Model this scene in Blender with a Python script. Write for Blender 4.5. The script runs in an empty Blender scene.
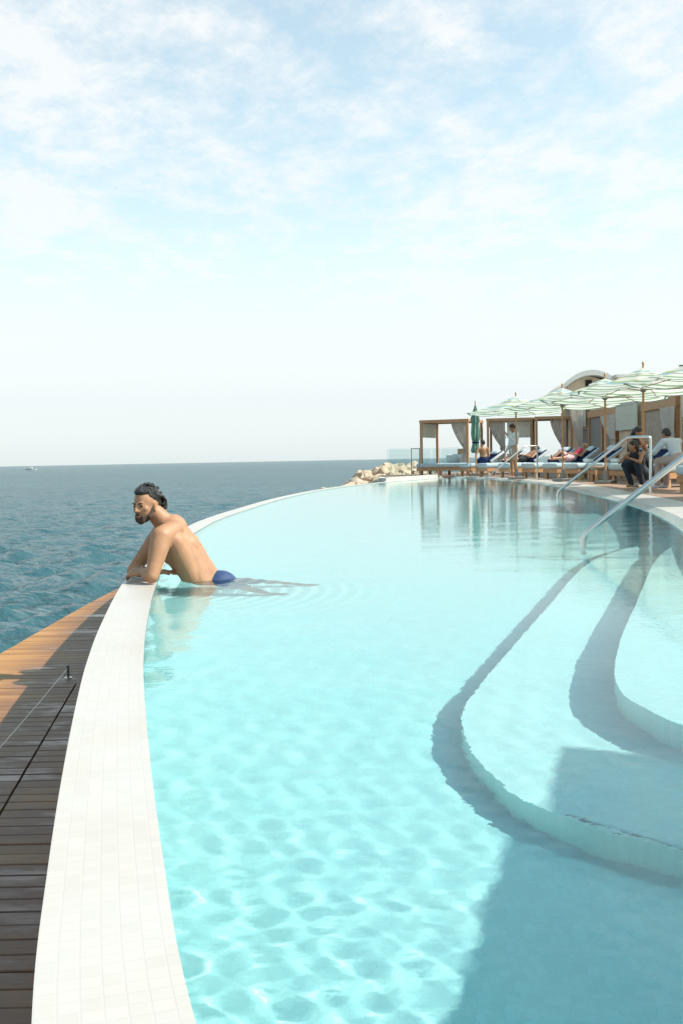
import bpy, bmesh, math, random
import numpy as np
from mathutils import Vector, Matrix
random.seed(7); RNG = np.random.RandomState(11)
S = bpy.context.scene; C = S.collection
R = math.radians
SEA_Z = -3.3; DECK_Z = -0.70; WATER_Z = -0.012; TER_Z = 0.05

# ---------------------------------------------------------------- materials
MATS = {}
def nt(name):
    m = bpy.data.materials.new(name); m.use_nodes = True
    n = m.node_tree; n.nodes.clear()
    out = n.nodes.new('ShaderNodeOutputMaterial'); MATS[name] = m
    return m, n, out
def N(n, t, **kw):
    o = n.nodes.new(t)
    for k, v in kw.items():
        if k.startswith('i_'):
            key = k[2:]; key = int(key) if key.isdigit() else key.replace('_', ' ')
            o.inputs[key].default_value = v
        else: setattr(o, k, v)
    return o
def L(n, a, b): n.links.new(a, b)
def ramp(n, fac, stops, interp='LINEAR'):
    r = n.nodes.new('ShaderNodeValToRGB'); r.color_ramp.interpolation = interp
    e = r.color_ramp.elements
    while len(e) > 1: e.remove(e[-1])
    e[0].position = stops[0][0]; e[0].color = (*stops[0][1], 1)
    for p, c in stops[1:]:
        k = e.new(p); k.color = (*c, 1)
    L(n, fac, r.inputs[0]); return r
def sc3(c, k): return tuple(min(1, x*k) for x in c)
def basic(name, col, rough=.6, var=.25, scale=6, metal=0, bump=0, bscale=40, stretch=None, sss=0, spec=.5):
    m, n, out = nt(name)
    tc = N(n, 'ShaderNodeTexCoord'); vec = tc.outputs['Object']
    if stretch:
        mp = N(n, 'ShaderNodeMapping'); mp.inputs['Scale'].default_value = stretch; L(n, vec, mp.inputs[0]); vec = mp.outputs[0]
    no = N(n, 'ShaderNodeTexNoise', i_Scale=scale, i_Detail=5.0, i_Roughness=.6); L(n, vec, no.inputs['Vector'])
    r = ramp(n, no.outputs[0], [(.25, sc3(col, 1-var)), (.75, sc3(col, 1+var))])
    p = N(n, 'ShaderNodeBsdfPrincipled', i_Roughness=rough, i_Metallic=metal)
    p.inputs['Specular IOR Level'].default_value = spec
    L(n, r.outputs[0], p.inputs['Base Color'])
    if sss:
        p.inputs['Subsurface Weight'].default_value = sss; p.inputs['Subsurface Scale'].default_value = .012
        p.inputs['Subsurface Radius'].default_value = (1, .35, .2)
    if bump:
        b = N(n, 'ShaderNodeTexNoise', i_Scale=bscale, i_Detail=4.0); L(n, vec, b.inputs['Vector'])
        bu = N(n, 'ShaderNodeBump', i_Strength=bump, i_Distance=.02); L(n, b.outputs[0], bu.inputs['Height']); L(n, bu.outputs[0], p.inputs['Normal'])
    L(n, p.outputs[0], out.inputs[0]); return m

def cloth(name, col, trans=.35, var=.1):
    m, n, out = nt(name)
    tc = N(n, 'ShaderNodeTexCoord')
    no = N(n, 'ShaderNodeTexNoise', i_Scale=9.0, i_Detail=4.0); L(n, tc.outputs['Object'], no.inputs['Vector'])
    r = ramp(n, no.outputs[0], [(.3, sc3(col, 1-var)), (.7, sc3(col, 1+var))])
    d = N(n, 'ShaderNodeBsdfDiffuse'); t = N(n, 'ShaderNodeBsdfTranslucent'); mx = N(n, 'ShaderNodeMixShader', i_0=trans)
    L(n, r.outputs[0], d.inputs[0]); L(n, r.outputs[0], t.inputs[0])
    L(n, d.outputs[0], mx.inputs[1]); L(n, t.outputs[0], mx.inputs[2]); L(n, mx.outputs[0], out.inputs[0]); return m

def tiles(name, col, size, grout=.88, var=.05, uv=True, rough=.35, stain=None, bias=0.0):
    m, n, out = nt(name)
    tc = N(n, 'ShaderNodeTexCoord'); vec = tc.outputs['UV' if uv else 'Object']
    br = N(n, 'ShaderNodeTexBrick', offset=0.0, i_Scale=1.0)
    br.inputs['Color1'].default_value = (*sc3(col, 1+var), 1); br.inputs['Color2'].default_value = (*sc3(col, 1-var), 1)
    br.inputs['Mortar'].default_value = (*sc3(col, grout), 1)
    br.inputs['Brick Width'].default_value = size; br.inputs['Row Height'].default_value = size
    br.inputs['Mortar Size'].default_value = size*.06; br.inputs['Mortar Smooth'].default_value = .3
    L(n, vec, br.inputs['Vector'])
    no = N(n, 'ShaderNodeTexNoise', i_Scale=1.3, i_Detail=6.0, i_Roughness=.65); L(n, tc.outputs['Object'], no.inputs['Vector'])
    if not uv:
        off = N(n, 'ShaderNodeMapping'); off.inputs['Location'].default_value = (60, 60, 60); L(n, vec, off.inputs[0]); n.links.remove(br.inputs['Vector'].links[0]); L(n, off.outputs[0], br.inputs['Vector'])
    st = stain or sc3(col, .88)
    k = tuple(st[i]/max(col[i], .01) for i in range(3))
    rr = ramp(n, no.outputs[0], [(.42, (1, 1, 1)), (.72, k)])
    mu = N(n, 'ShaderNodeMix', data_type='RGBA', blend_type='MULTIPLY'); mu.inputs[0].default_value = 1
    L(n, br.outputs[0], mu.inputs[6]); L(n, rr.outputs[0], mu.inputs[7])
    p = N(n, 'ShaderNodeBsdfPrincipled', i_Roughness=rough)
    L(n, mu.outputs[2], p.inputs['Base Color'])
    bu = N(n, 'ShaderNodeBump', i_Strength=.25, i_Distance=.002); bu.invert = True
    L(n, br.outputs['Fac'], bu.inputs['Height']); L(n, bu.outputs[0], p.inputs['Normal'])
    L(n, p.outputs[0], out.inputs[0]); return m

M_coping = tiles('coping_mosaic', (.505, .448, .40), .034, stain=(.475, .405, .34), var=.03, grout=.972)
M_copwet = tiles('far_coping_mosaic', (.44, .47, .43), .034, stain=(.36, .42, .40), var=.05, rough=.15)
M_pool = tiles('pool_mosaic', (.40, .71, .70), .025, var=.04, grout=.965, uv=False, stain=(.41, .69, .685))
M_step = tiles('pool_step_mosaic', (.50, .77, .75), .025, var=.04, grout=.965, uv=False, stain=(.47, .71, .69))
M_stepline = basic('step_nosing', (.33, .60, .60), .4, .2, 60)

def mat_glasswater(name, rgh=0.0, bumps=((7., .25),), dist=.01, tint=(.93, 1, .995), ior=1.333):
    m, n, out = nt(name)
    tc = N(n, 'ShaderNodeTexCoord')
    g = N(n, 'ShaderNodeBsdfGlass', i_Roughness=rgh, i_IOR=ior); g.inputs['Color'].default_value = (*tint, 1)
    prev = None
    for s, st in bumps:
        no = N(n, 'ShaderNodeTexNoise', i_Scale=s, i_Detail=2.0); L(n, tc.outputs['Object'], no.inputs['Vector'])
        b = N(n, 'ShaderNodeBump', i_Strength=st, i_Distance=dist); L(n, no.outputs[0], b.inputs['Height'])
        if prev: L(n, prev.outputs[0], b.inputs['Normal'])
        prev = b
    if prev: L(n, prev.outputs[0], g.inputs['Normal'])
    L(n, g.outputs[0], out.inputs[0]); return m
M_water = mat_glasswater('pool_water_surface', bumps=((5., .035), (24., .075)), dist=.012)

def mat_sea():
    m, n, out = nt('sea_water')
    tc = N(n, 'ShaderNodeTexCoord')
    p = N(n, 'ShaderNodeBsdfPrincipled', i_Roughness=.12, i_IOR=1.333)
    no0 = N(n, 'ShaderNodeTexNoise', i_Scale=.012, i_Detail=4.0); L(n, tc.outputs['Object'], no0.inputs['Vector'])
    r = ramp(n, no0.outputs[0], [(.3, (.038, .092, .104)), (.7, (.052, .118, .128))]); L(n, r.outputs[0], p.inputs['Base Color'])
    mp = N(n, 'ShaderNodeMapping'); mp.inputs['Scale'].default_value = (.8, 1, 1); mp.inputs['Rotation'].default_value = (0, 0, .3)
    L(n, tc.outputs['Object'], mp.inputs[0])
    prev = None
    for s, d, st in ((.35, .9, .9), (1.3, .32, 1.), (5., .08, .9)):
        no = N(n, 'ShaderNodeTexNoise', i_Scale=s, i_Detail=3.0, i_Roughness=.55); L(n, mp.outputs[0], no.inputs['Vector'])
        b = N(n, 'ShaderNodeBump', i_Strength=st, i_Distance=d); L(n, no.outputs[0], b.inputs['Height'])
        if prev: L(n, prev.outputs[0], b.inputs['Normal'])
        prev = b
    p.inputs['Specular IOR Level'].default_value = 0; p.inputs['Roughness'].default_value = 1
    gl = N(n, 'ShaderNodeBsdfGlossy', i_Roughness=.12); fr = N(n, 'ShaderNodeFresnel', i_IOR=1.333)
    mi = N(n, 'ShaderNodeMath', operation='MINIMUM', i_1=.55); L(n, fr.outputs[0], mi.inputs[0]); ms = N(n, 'ShaderNodeMixShader'); L(n, mi.outputs[0], ms.inputs[0])
    for q in (p, gl, fr): L(n, prev.outputs[0], q.inputs['Normal'])
    L(n, p.outputs[0], ms.inputs[1]); L(n, gl.outputs[0], ms.inputs[2]); L(n, ms.outputs[0], out.inputs[0]); return m
M_sea = mat_sea()

def mat_plank():
    m, n, out = nt('deck_wood')
    at = N(n, 'ShaderNodeAttribute', attribute_name='tone')
    tc = N(n, 'ShaderNodeTexCoord'); mp = N(n, 'ShaderNodeMapping'); mp.inputs['Scale'].default_value = (2.5, 60, 20); L(n, tc.outputs['Object'], mp.inputs[0])
    no = N(n, 'ShaderNodeTexNoise', i_Scale=1.0, i_Detail=6.0, i_Roughness=.6); L(n, mp.outputs[0], no.inputs['Vector'])
    r = ramp(n, no.outputs[0], [(.25, (.36, .155, .045)), (.75, (.56, .27, .085))])
    r2 = ramp(n, at.outputs['Fac'], [(0, (.62, .58, .55)), (1, (1.0, 1.0, 1.0))])
    mu = N(n, 'ShaderNodeMix', data_type='RGBA', blend_type='MULTIPLY'); mu.inputs[0].default_value = 1
    L(n, r.outputs[0], mu.inputs[6]); L(n, r2.outputs[0], mu.inputs[7])
    # damp patches, plus the basin wall's shade painted darker onto the boards
    geo = N(n, 'ShaderNodeTexNoise', i_Scale=1.0, i_Detail=5.0, i_Roughness=.65)
    mp2 = N(n, 'ShaderNodeMapping'); mp2.inputs['Scale'].default_value = (1.6, 3.5, 1); L(n, tc.outputs['Object'], mp2.inputs[0]); L(n, mp2.outputs[0], geo.inputs['Vector'])
    wet_shade = N(n, 'ShaderNodeAttribute', attribute_name='wet_shade')
    ad = N(n, 'ShaderNodeMath', operation='MULTIPLY'); 
    wr = ramp(n, geo.outputs[0], [(.38, (0.55, 0.55, 0.55)), (.6, (1, 1, 1))])
    L(n, wet_shade.outputs['Fac'], ad.inputs[0]); L(n, wr.outputs[0], ad.inputs[1])
    mx = N(n, 'ShaderNodeMix', data_type='RGBA'); mx.inputs[7].default_value = (.150, .066, .042, 1)
    L(n, ad.outputs[0], mx.inputs[0]); L(n, mu.outputs[2], mx.inputs[6])
    rr = ramp(n, geo.outputs[0], [(.52, (.55, .55, .55)), (.64, (.2, .2, .2))])
    p = N(n, 'ShaderNodeBsdfPrincipled'); L(n, mx.outputs[2], p.inputs['Base Color'])
    mr = N(n, 'ShaderNodeMix', data_type='FLOAT'); mr.inputs[2].default_value = .6
    L(n, wet_shade.outputs['Fac'], mr.inputs[0]); L(n, rr.outputs[0], mr.inputs[3]); L(n, mr.outputs[0], p.inputs['Roughness'])
    b = N(n, 'ShaderNodeBump', i_Strength=.4, i_Distance=.003); L(n, no.outputs[0], b.inputs['Height']); L(n, b.outputs[0], p.inputs['Normal'])
    L(n, p.outputs[0], out.inputs[0]); return m
M_deck = mat_plank()

M_steel = basic('brushed_steel', (.62, .60, .56), .28, .06, 30, metal=1)
M_steel_dark = basic('dark_steel', (.20, .20, .19), .4, .1, 30, metal=.8)
M_skin = basic('skin', (.39, .195, .105), .52, .2, 7, bump=.12, bscale=60, sss=.12, spec=.35)
M_skin_tan = basic('tanned_skin', (.36, .17, .09), .5, .1, 9)
M_hair = basic('dark_hair', (.016, .011, .009), .32, .5, 90, bump=.8, bscale=120, stretch=(1, 1, .25))
M_beard = basic('beard_hair', (.075, .040, .026), .7, .5, 160, bump=.8, bscale=220)
M_eye = basic('eye_dark', (.03, .02, .018), .15, .1)
M_lip = basic('lips', (.30, .12, .085), .4, .1)
M_shorts = basic('navy_swimwear', (.025, .045, .12), .55, .25, 12)
M_black = basic('black_cloth', (.012, .012, .016), .8, .3)
M_navytr = basic('dark_trousers', (.016, .028, .045), .8, .3)
M_shirt = cloth('white_shirt', (.72, .74, .78), .15)
M_blueshirt = cloth('pale_blue_shirt', (.60, .66, .70), .15)
M_beige = cloth('beige_cloth', (.48, .36, .31), .1)
M_red = basic('red_cloth', (.45, .03, .06), .8, .2)
M_pink = basic('pink_cloth', (.62, .36, .36), .8, .2)
M_teak = basic('teak', (.46, .24, .11), .55, .22, 5, stretch=(1, 1, 6), bump=.2)
M_teak_pale = basic('pale_teak', (.50, .30, .15), .55, .2, 5, stretch=(1, 1, 6))
M_mattress = cloth('mattress_fabric', (.47, .54, .56), .05)
M_navy = cloth('navy_fabric', (.022, .035, .085), .05)
M_white = cloth('white_fabric', (.72, .73, .73), .2)
M_greyblind = cloth('grey_screen', (.82, .80, .70), .4)
M_greycurt = cloth('grey_curtain', (.66, .62, .56), .4)
M_curtain = cloth('cream_curtain', (.76, .67, .58), .35)
M_render = basic('cream_render', (.80, .64, .48), .85, .08, 2, bump=.2)
M_concrete = basic('pale_concrete', (.56, .54, .49), .8, .10, 3, bump=.3)
M_greywall = basic('grey_slats', (.24, .225, .21), .7, .25, 3, stretch=(1, 14, 1))
M_panel = basic('peach_panel', (.66, .47, .32), .7, .12, 2)
M_weave = basic('woven_screen', (.42, .33, .25), .8, .45, 4, stretch=(1, 5, 1.6), bump=.4)
M_dark = basic('dark_opening', (.02, .018, .016), .8, .3)
M_rock = basic('rock', (.50, .37, .26), .85, .6, 3.5, bump=1.0, bscale=4)
M_terrace = basic('terrace_boards', (.32, .19, .125), .6, .3, 1.2, stretch=(1, 14, 1), bump=.2)
M_wallstone = basic('basin_wall_stone', (.50, .46, .40), .8, .15, 3)
M_leaf = basic('leaf', (.07, .10, .035), .6, .5, 3)
M_flower = basic('pink_blossom', (.60, .22, .18), .7, .3)
M_towel = cloth('towel', (.70, .72, .72), .1)
M_glassp, n_, o_ = nt('balustrade_glass')
t_ = N(n_, 'ShaderNodeBsdfTransparent'); t_.inputs[0].default_value = (.92, .96, .96, 1)
g_ = N(n_, 'ShaderNodeBsdfGlossy', i_Roughness=.02); fr_ = N(n_, 'ShaderNodeLayerWeight', i_Blend=.12); mx_ = N(n_, 'ShaderNodeMixShader')
L(n_, fr_.outputs[0], mx_.inputs[0]); L(n_, t_.outputs[0], mx_.inputs[1]); L(n_, g_.outputs[0], mx_.inputs[2]); L(n_, mx_.outputs[0], o_.inputs[0])

def mat_canopy():
    m, n, out = nt('striped_canvas')
    tc = N(n, 'ShaderNodeTexCoord'); sp = N(n, 'ShaderNodeSeparateXYZ'); L(n, tc.outputs['UV'], sp.inputs[0])
    W = (.82, .80, .69); G = (.32, .42, .26); B = (.42, .60, .62); Y = (.50, .54, .18); D = (.09, .17, .11)
    st = [(0, W), (.12, B), (.17, W), (.30, G), (.34, W), (.50, Y), (.54, B), (.62, W), (.70, D), (.72, W), (.84, G), (.90, W), (.97, D)]
    r = ramp(n, sp.outputs[1], st, 'CONSTANT')
    d = N(n, 'ShaderNodeBsdfDiffuse'); t = N(n, 'ShaderNodeBsdfTranslucent'); mx = N(n, 'ShaderNodeMixShader', i_0=.5)
    L(n, r.outputs[0], d.inputs[0]); L(n, r.outputs[0], t.inputs[0]); L(n, d.outputs[0], mx.inputs[1]); L(n, t.outputs[0], mx.inputs[2]); L(n, mx.outputs[0], out.inputs[0]); return m
M_canopy = mat_canopy()

# ---------------------------------------------------------------- mesh helpers
class MB:
    def __init__(s): s.v = []; s.f = []; s.uv = None
    def add(s, vs, fs):
        o = len(s.v); s.v += [tuple(v) for v in vs]; s.f += [tuple(i+o for i in f) for f in fs]; return s
    def box(s, x0, x1, y0, y1, z0, z1, m=None):
        vs = [Vector((x, y, z)) for x in (x0, x1) for y in (y0, y1) for z in (z0, z1)]
        if m: vs = [m @ v for v in vs]
        return s.add(vs, [(0, 1, 3, 2), (4, 6, 7, 5), (0, 4, 5, 1), (2, 3, 7, 6), (0, 2, 6, 4), (1, 5, 7, 3)])
    def rbox(s, x0, x1, y0, y1, z0, z1, r=.03, m=None, seg=3):
        bm = bmesh.new(); bmesh.ops.create_cube(bm, size=1)
        for v in bm.verts: v.co = Vector((x0+(v.co.x+.5)*(x1-x0), y0+(v.co.y+.5)*(y1-y0), z0+(v.co.z+.5)*(z1-z0)))
        bmesh.ops.bevel(bm, geom=bm.edges[:], offset=r, segments=seg, affect='EDGES', profile=.5)
        vs = [(m @ v.co if m else v.co.copy()) for v in bm.verts]
        bm.verts.index_update(); fs = [[v.index for v in f.verts] for f in bm.faces]; bm.free(); return s.add(vs, fs)
    def tube(s, pts, r, seg=10, caps=True):
        pts = [Vector(p) for p in pts]; rr = r if isinstance(r, (list, tuple)) else [r]*len(pts)
        rings = []; up = Vector((0, 0, 1)); last = None
        for i, p in enumerate(pts):
            if i == 0: d = pts[1]-p
            elif i == len(pts)-1: d = p-pts[i-1]
            else: d = (pts[i+1]-p).normalized()+(p-pts[i-1]).normalized()
            d.normalize()
            if last is None:
                a = up if abs(d.z) < .9 else Vector((1, 0, 0)); u = d.cross(a).normalized()
            else: u = (last-d*last.dot(d)).normalized()
            last = u; w = d.cross(u)
            rings.append([p+(u*math.cos(t)+w*math.sin(t))*rr[i] for t in [2*math.pi*k/seg for k in range(seg)]])
        vs = [v for g in rings for v in g]; fs = []
        for i in range(len(rings)-1):
            for k in range(seg):
                a = i*seg+k; b = i*seg+(k+1) % seg; fs.append((a, b, b+seg, a+seg))
        if caps: fs.append(tuple(range(seg))[::-1]); fs.append(tuple(range(len(vs)-seg, len(vs))))
        return s.add(vs, fs)
    def cap(s, p0, r0, p1, r1, flat=1., axis=None, seg=18):
        """tapered capsule, optionally flattened (flat<1) along axis"""
        p0 = Vector(p0); p1 = Vector(p1); d = p1-p0; ln = max(d.length, 1e-5); d = d/ln if ln > 1e-4 else Vector((0, 0, 1))
        a = Vector(axis) if axis else (Vector((0, 0, 1)) if abs(d.z) < .9 else Vector((1, 0, 0)))
        u = (a-d*a.dot(d)).normalized(); w = d.cross(u)
        prof = []
        for k in range(0, 6): t = math.pi/2*k/5; prof.append((-r0*math.cos(t), r0*math.sin(t)))
        for k in range(1, 4): q = k/4; prof.append((ln*q, r0+(r1-r0)*q))
        for k in range(0, 6): t = math.pi/2*k/5; prof.append((ln+r1*math.sin(t), r1*math.cos(t)))
        vs = []; fs = []
        for x, r in prof:
            r = max(r, 1e-4)
            for k in range(seg):
                t = 2*math.pi*k/seg; vs.append(p0+d*x+u*(math.cos(t)*r*flat)+w*(math.sin(t)*r))
        for i in range(len(prof)-1):
            for k in range(seg):
                a_ = i*seg+k; b_ = i*seg+(k+1) % seg; fs.append((a_, b_, b_+seg, a_+seg))
        fs.append(tuple(range(seg))[::-1]); fs.append(tuple(range(len(vs)-seg, len(vs))))
        return s.add(vs, fs)
    def ell(s, c, r, m=None, nu=20, nv=14):
        c = Vector(c); vs = []; fs = []
        for i in range(nv+1):
            t = math.pi*i/nv
            for k in range(nu):
                q = 2*math.pi*k/nu; v = Vector((r[0]*math.sin(t)*math.cos(q), r[1]*math.sin(t)*math.sin(q), r[2]*math.cos(t)))
                vs.append(c+(m @ v if m else v))
        for i in range(nv):
            for k in range(nu): fs.append((i*nu+k, i*nu+(k+1) % nu, (i+1)*nu+(k+1) % nu, (i+1)*nu+k))
        return s.add(vs, fs)
    def lathe(s, prof, seg=16, c=(0, 0, 0), fn=None):
        vs = []; fs = []
        for i, (r, z) in enumerate(prof):
            for k in range(seg):
                t = 2*math.pi*k/seg; q = r*(fn(t, i) if fn else 1); vs.append((c[0]+q*math.cos(t), c[1]+q*math.sin(t), c[2]+z))
        for i in range(len(prof)-1):
            for k in range(seg): fs.append((i*seg+k, i*seg+(k+1) % seg, (i+1)*seg+(k+1) % seg, (i+1)*seg+k))
        return s.add(vs, fs)
    def build(s, name, mat, parent=None, smooth=False, angle=40):
        me = bpy.data.meshes.new(name); me.from_pydata(s.v, [], s.f); me.validate(); me.update()
        bm = bmesh.new(); bm.from_mesh(me); bmesh.ops.recalc_face_normals(bm, faces=bm.faces[:]); bm.to_mesh(me); bm.free()
        me.materials.append(mat)
        if smooth:
            me.polygons.foreach_set('use_smooth', [True]*len(me.polygons)); me.set_sharp_from_angle(angle=R(angle))
        o = bpy.data.objects.new(name, me); C.objects.link(o)
        if parent: o.parent = parent
        return o
def tag(o, label=None, cat=None, group=None, kind=None):
    if label: o['label'] = label
    if cat: o['category'] = cat
    if group: o['group'] = group
    if kind: o['kind'] = kind
    return o
def thing(name, label, cat, loc=(0, 0, 0), rz=0, group=None):
    o = bpy.data.objects.new(name, None); C.objects.link(o); o.location = loc; o.rotation_euler = (0, 0, rz)
    o.empty_display_size = .2
    return tag(o, label, cat, group)
def kids(o): return [x for x in C.objects if x.parent == o]
def copy_tree(o, loc=None, rz=None, label=None, parent=None):
    c = o.copy(); C.objects.link(c)
    if parent: c.parent = parent
    if loc is not None: c.location = loc
    if rz is not None: c.rotation_euler = (0, 0, rz)
    if label: c['label'] = label
    for ch in kids(o): copy_tree(ch, parent=c)
    return c
def fused(mb, name, mat, parent, voxel=.008, smooth=6, keep=True):
    """weld overlapping volumes into one continuous skin"""
    me = bpy.data.meshes.new('tmp'); me.from_pydata(mb.v, [], mb.f); me.update()
    bm = bmesh.new(); bm.from_mesh(me); bmesh.ops.recalc_face_normals(bm, faces=bm.faces[:]); bm.to_mesh(me); bm.free()
    t = bpy.data.objects.new('tmp', me); C.objects.link(t)
    md = t.modifiers.new('r', 'REMESH'); md.mode = 'VOXEL'; md.voxel_size = voxel; md.use_smooth_shade = True
    if smooth:
        sm = t.modifiers.new('s', 'SMOOTH'); sm.iterations = smooth; sm.factor = .5
    dg = bpy.context.evaluated_depsgraph_get(); nm = bpy.data.meshes.new_from_object(t.evaluated_get(dg))
    bpy.data.objects.remove(t); nm.name = name; nm.materials.clear(); nm.materials.append(mat)
    nm.polygons.foreach_set('use_smooth', [True]*len(nm.polygons))
    o = bpy.data.objects.new(name, nm); C.objects.link(o)
    if parent: o.parent = parent
    return o
def lerp(a, b, t): return a+(b-a)*t
def spline(pts, n=12):
    P = [Vector((p[0], p[1])) for p in pts]; P = [P[0]*2-P[1]]+P+[P[-1]*2-P[-2]]; out = []
    for i in range(1, len(P)-2):
        a, b, c, d = P[i-1:i+3]
        for k in range(n):
            t = k/n; out.append(.5*((2*b)+(c-a)*t+(2*a-5*b+4*c-d)*t*t+(3*b-a-3*c+d)*t**3))
    out.append(P[-2]); return out
def offset(cv, w):
    o = []
    for i, p in enumerate(cv):
        d = (cv[min(i+1, len(cv)-1)]-cv[max(i-1, 0)]).normalized(); o.append(p+Vector((d.y, -d.x))*w)   # +w = to the right of travel
    return o

# ---------------------------------------------------------------- plan curves
outerL = spline([(1.25, -2.2), (.55, -1.1), (.02, 0), (-.24, .7), (-.46, 1.4), (-.60, 1.96), (-.76, 2.66), (-.93, 3.45), (-1.06, 4.1), (-1.22, 5.0), (-1.46, 6.54), (-1.71, 8.5), (-1.88, 10.5), (-1.95, 12.86), (-1.94, 14.3), (-1.82, 16.7), (-1.38, 22.3), (-.40, 28.8), (1.45, 35.1), (4.05, 41.0)], 14)
innerL = offset(outerL, .226)
rightC = spline([(5.6, -2.2), (3.6, -.6), (2.3, 1.3), (1.85, 2.6), (1.75, 3.6), (2.05, 5.0), (2.65, 7.2), (3.42, 9.9), (4.2, 13.4), (4.75, 17), (5.2, 21.3), (5.62, 25.5), (5.85, 30), (5.72, 34.5), (5.3, 38.0), (4.5, 41.1)], 14)
deckC = offset(rightC, .78)

def xs_at(cv, ys):
    c = np.array([(p.x, p.y) for p in cv]); o = np.argsort(c[:, 1]); return np.interp(ys, c[o, 1], c[o, 0])

# ---------------------------------------------------------------- sea (fan of real waves)
def waves(x, y, comps, cutoff):
    z = np.zeros_like(x)
    for lam, dx, dy, ph, am in comps:
        k = 2*math.pi/lam; w = np.clip((lam/np.maximum(cutoff, 1e-6)-3)/3, 0, 1)
        z += am*w*np.sin(k*(dx*x+dy*y)+ph)
    return z
def grid_mesh(name, X, Y, Z, mat, kind='structure'):
    nr, nc = X.shape; v = np.stack([X, Y, Z], -1).reshape(-1, 3)
    i = np.arange(nr*nc).reshape(nr, nc); f = np.stack([i[:-1, :-1], i[:-1, 1:], i[1:, 1:], i[1:, :-1]], -1).reshape(-1, 4)
    me = bpy.data.meshes.new(name); me.vertices.add(len(v)); me.vertices.foreach_set('co', v.ravel())
    me.loops.add(f.size); me.loops.foreach_set('vertex_index', f.ravel().astype(np.int32)); me.polygons.add(len(f))
    me.polygons.foreach_set('loop_start', np.arange(0, f.size, 4, dtype=np.int32)); me.polygons.foreach_set('use_smooth', [True]*len(f))
    me.update(calc_edges=True); me.validate(); me.materials.append(mat)
    o = bpy.data.objects.new(name, me); C.objects.link(o); o['kind'] = kind; return o
comps = []
for lam, am in [(9, .035), (6.0, .04), (4.2, .045), (3.1, .052), (2.3, .056), (1.7, .056), (1.3, .050), (1.0, .042), (.75, .032), (.55, .022)]:
    for _ in range(5):
        a = R(-65)+RNG.normal(0, .55); l = lam*RNG.uniform(.85, 1.18)
        comps.append((l, math.cos(a), math.sin(a), RNG.uniform(0, 6.3), am*RNG.uniform(.35, .75)))
rad = np.concatenate([[1, 8], 12*np.exp(np.linspace(0, math.log(60000/12), 900))])
az = np.radians(np.concatenate([np.linspace(-180, -34, 24)[:-1], np.linspace(-34, 16, 420), np.linspace(16, 180, 26)[1:]]))
RR, AA = np.meshgrid(rad, az, indexing='ij'); X = RR*np.sin(AA); Y = RR*np.cos(AA)
sp = np.maximum(np.radians(.12)*RR, .0095*RR)*.55
Z = SEA_Z+waves(X, Y, comps, sp)
sea = grid_mesh('sea', X, Y, Z, M_sea)

# ---------------------------------------------------------------- pool water
ys = [-2.1]
while ys[-1] < 41.0:
    y = ys[-1]; ys.append(y+(.06 if y < .7 else max(.0105, .0080*y)))
ys = np.array([y for y in ys if y < 40.95]+[40.95])
xl = xs_at(innerL, ys); xr = xs_at(rightC, ys)
tt = np.linspace(0, 1, 540)
X = xl[:, None]*(1-tt)+xr[:, None]*tt; Y = np.repeat(ys[:, None], len(tt), 1)
pc = []
for lam, am in [(.9, .0006), (.55, .0005), (.36, .00018), (.24, .00013), (.17, .00015), (.12, .00016), (.085, .00014), (.06, .00010), (.045, .00006)]:
    for _ in range(5):
        a = RNG.uniform(0, 6.28); l = lam*RNG.uniform(.82, 1.2)
        pc.append((l, math.cos(a), math.sin(a), RNG.uniform(0, 6.3), am*RNG.uniform(.4, .9)))
cut = np.maximum(np.gradient(ys)[:, None]*np.ones_like(X), ((xr-xl)/540)[:, None])
# breeze: calm and lively patches
mod = .75+.35*np.sin(X*.9+1.3*np.sin(Y*.5))*np.sin(Y*.7+.5)
mod = mod*(.8+1.3*np.exp(-np.maximum(X-xl[:, None], 0)/.45)*(Y < 6)*np.clip(6-Y, 0, 1))
Z = WATER_Z+waves(X, Y, pc, cut*.75)*mod
Dm = np.hypot(X+1.03, Y-6.92); Z += .0035*np.exp(-np.maximum(Dm-.2, 0)/.38)*np.sin(Dm*2*math.pi/.11)*(Dm > .1)
pool_water = grid_mesh('pool_water', X, Y, Z, M_water)
pool_water.cycles.is_caustics_caster = True

# ---------------------------------------------------------------- pool basin
def ribbon(name, A, B, za, zb, mat, parent=None, vscale=1, kind='structure', uvlen=None):
    me = bpy.data.meshes.new(name); v = []; f = []; uv = []; s = 0
    for i, (a, b) in enumerate(zip(A, B)):
        if i: s += (a-A[i-1]).length
        v += [(a.x, a.y, za), (b.x, b.y, zb)]
        w = math.hypot((a-b).length, za-zb); uv += [(0, s), (w, s)]
        if i: f.append((2*i-2, 2*i-1, 2*i+1, 2*i))
    me.from_pydata(v, [], f); me.update(); u = me.uv_layers.new(name='UVMap')
    for lp in me.loops: u.data[lp.index].uv = uv[lp.vertex_index]
    me.materials.append(mat); me.polygons.foreach_set('use_smooth', [True]*len(f))
    o = bpy.data.objects.new(name, me); C.objects.link(o)
    if parent: o.parent = parent
    elif kind: o['kind'] = kind
    return o
ys2 = np.linspace(-2.1, 41.0, 200); FL = -.67
Xf = np.stack([xs_at(innerL, ys2)-.02, xs_at(rightC, ys2)+.02], 1)
floor = grid_mesh('pool_floor', Xf, np.repeat(ys2[:, None], 2, 1), np.full_like(Xf, FL), M_pool)
wl = ribbon('pool_wall', innerL, innerL, -.004, FL-.1, M_pool)
wr_ = ribbon('pool_wall', rightC, rightC, -.004, FL-.1, M_pool)
wb = ribbon('pool_wall', [innerL[0], rightC[0]], [innerL[0], rightC[0]], -.004, FL-.1, M_pool)
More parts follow.
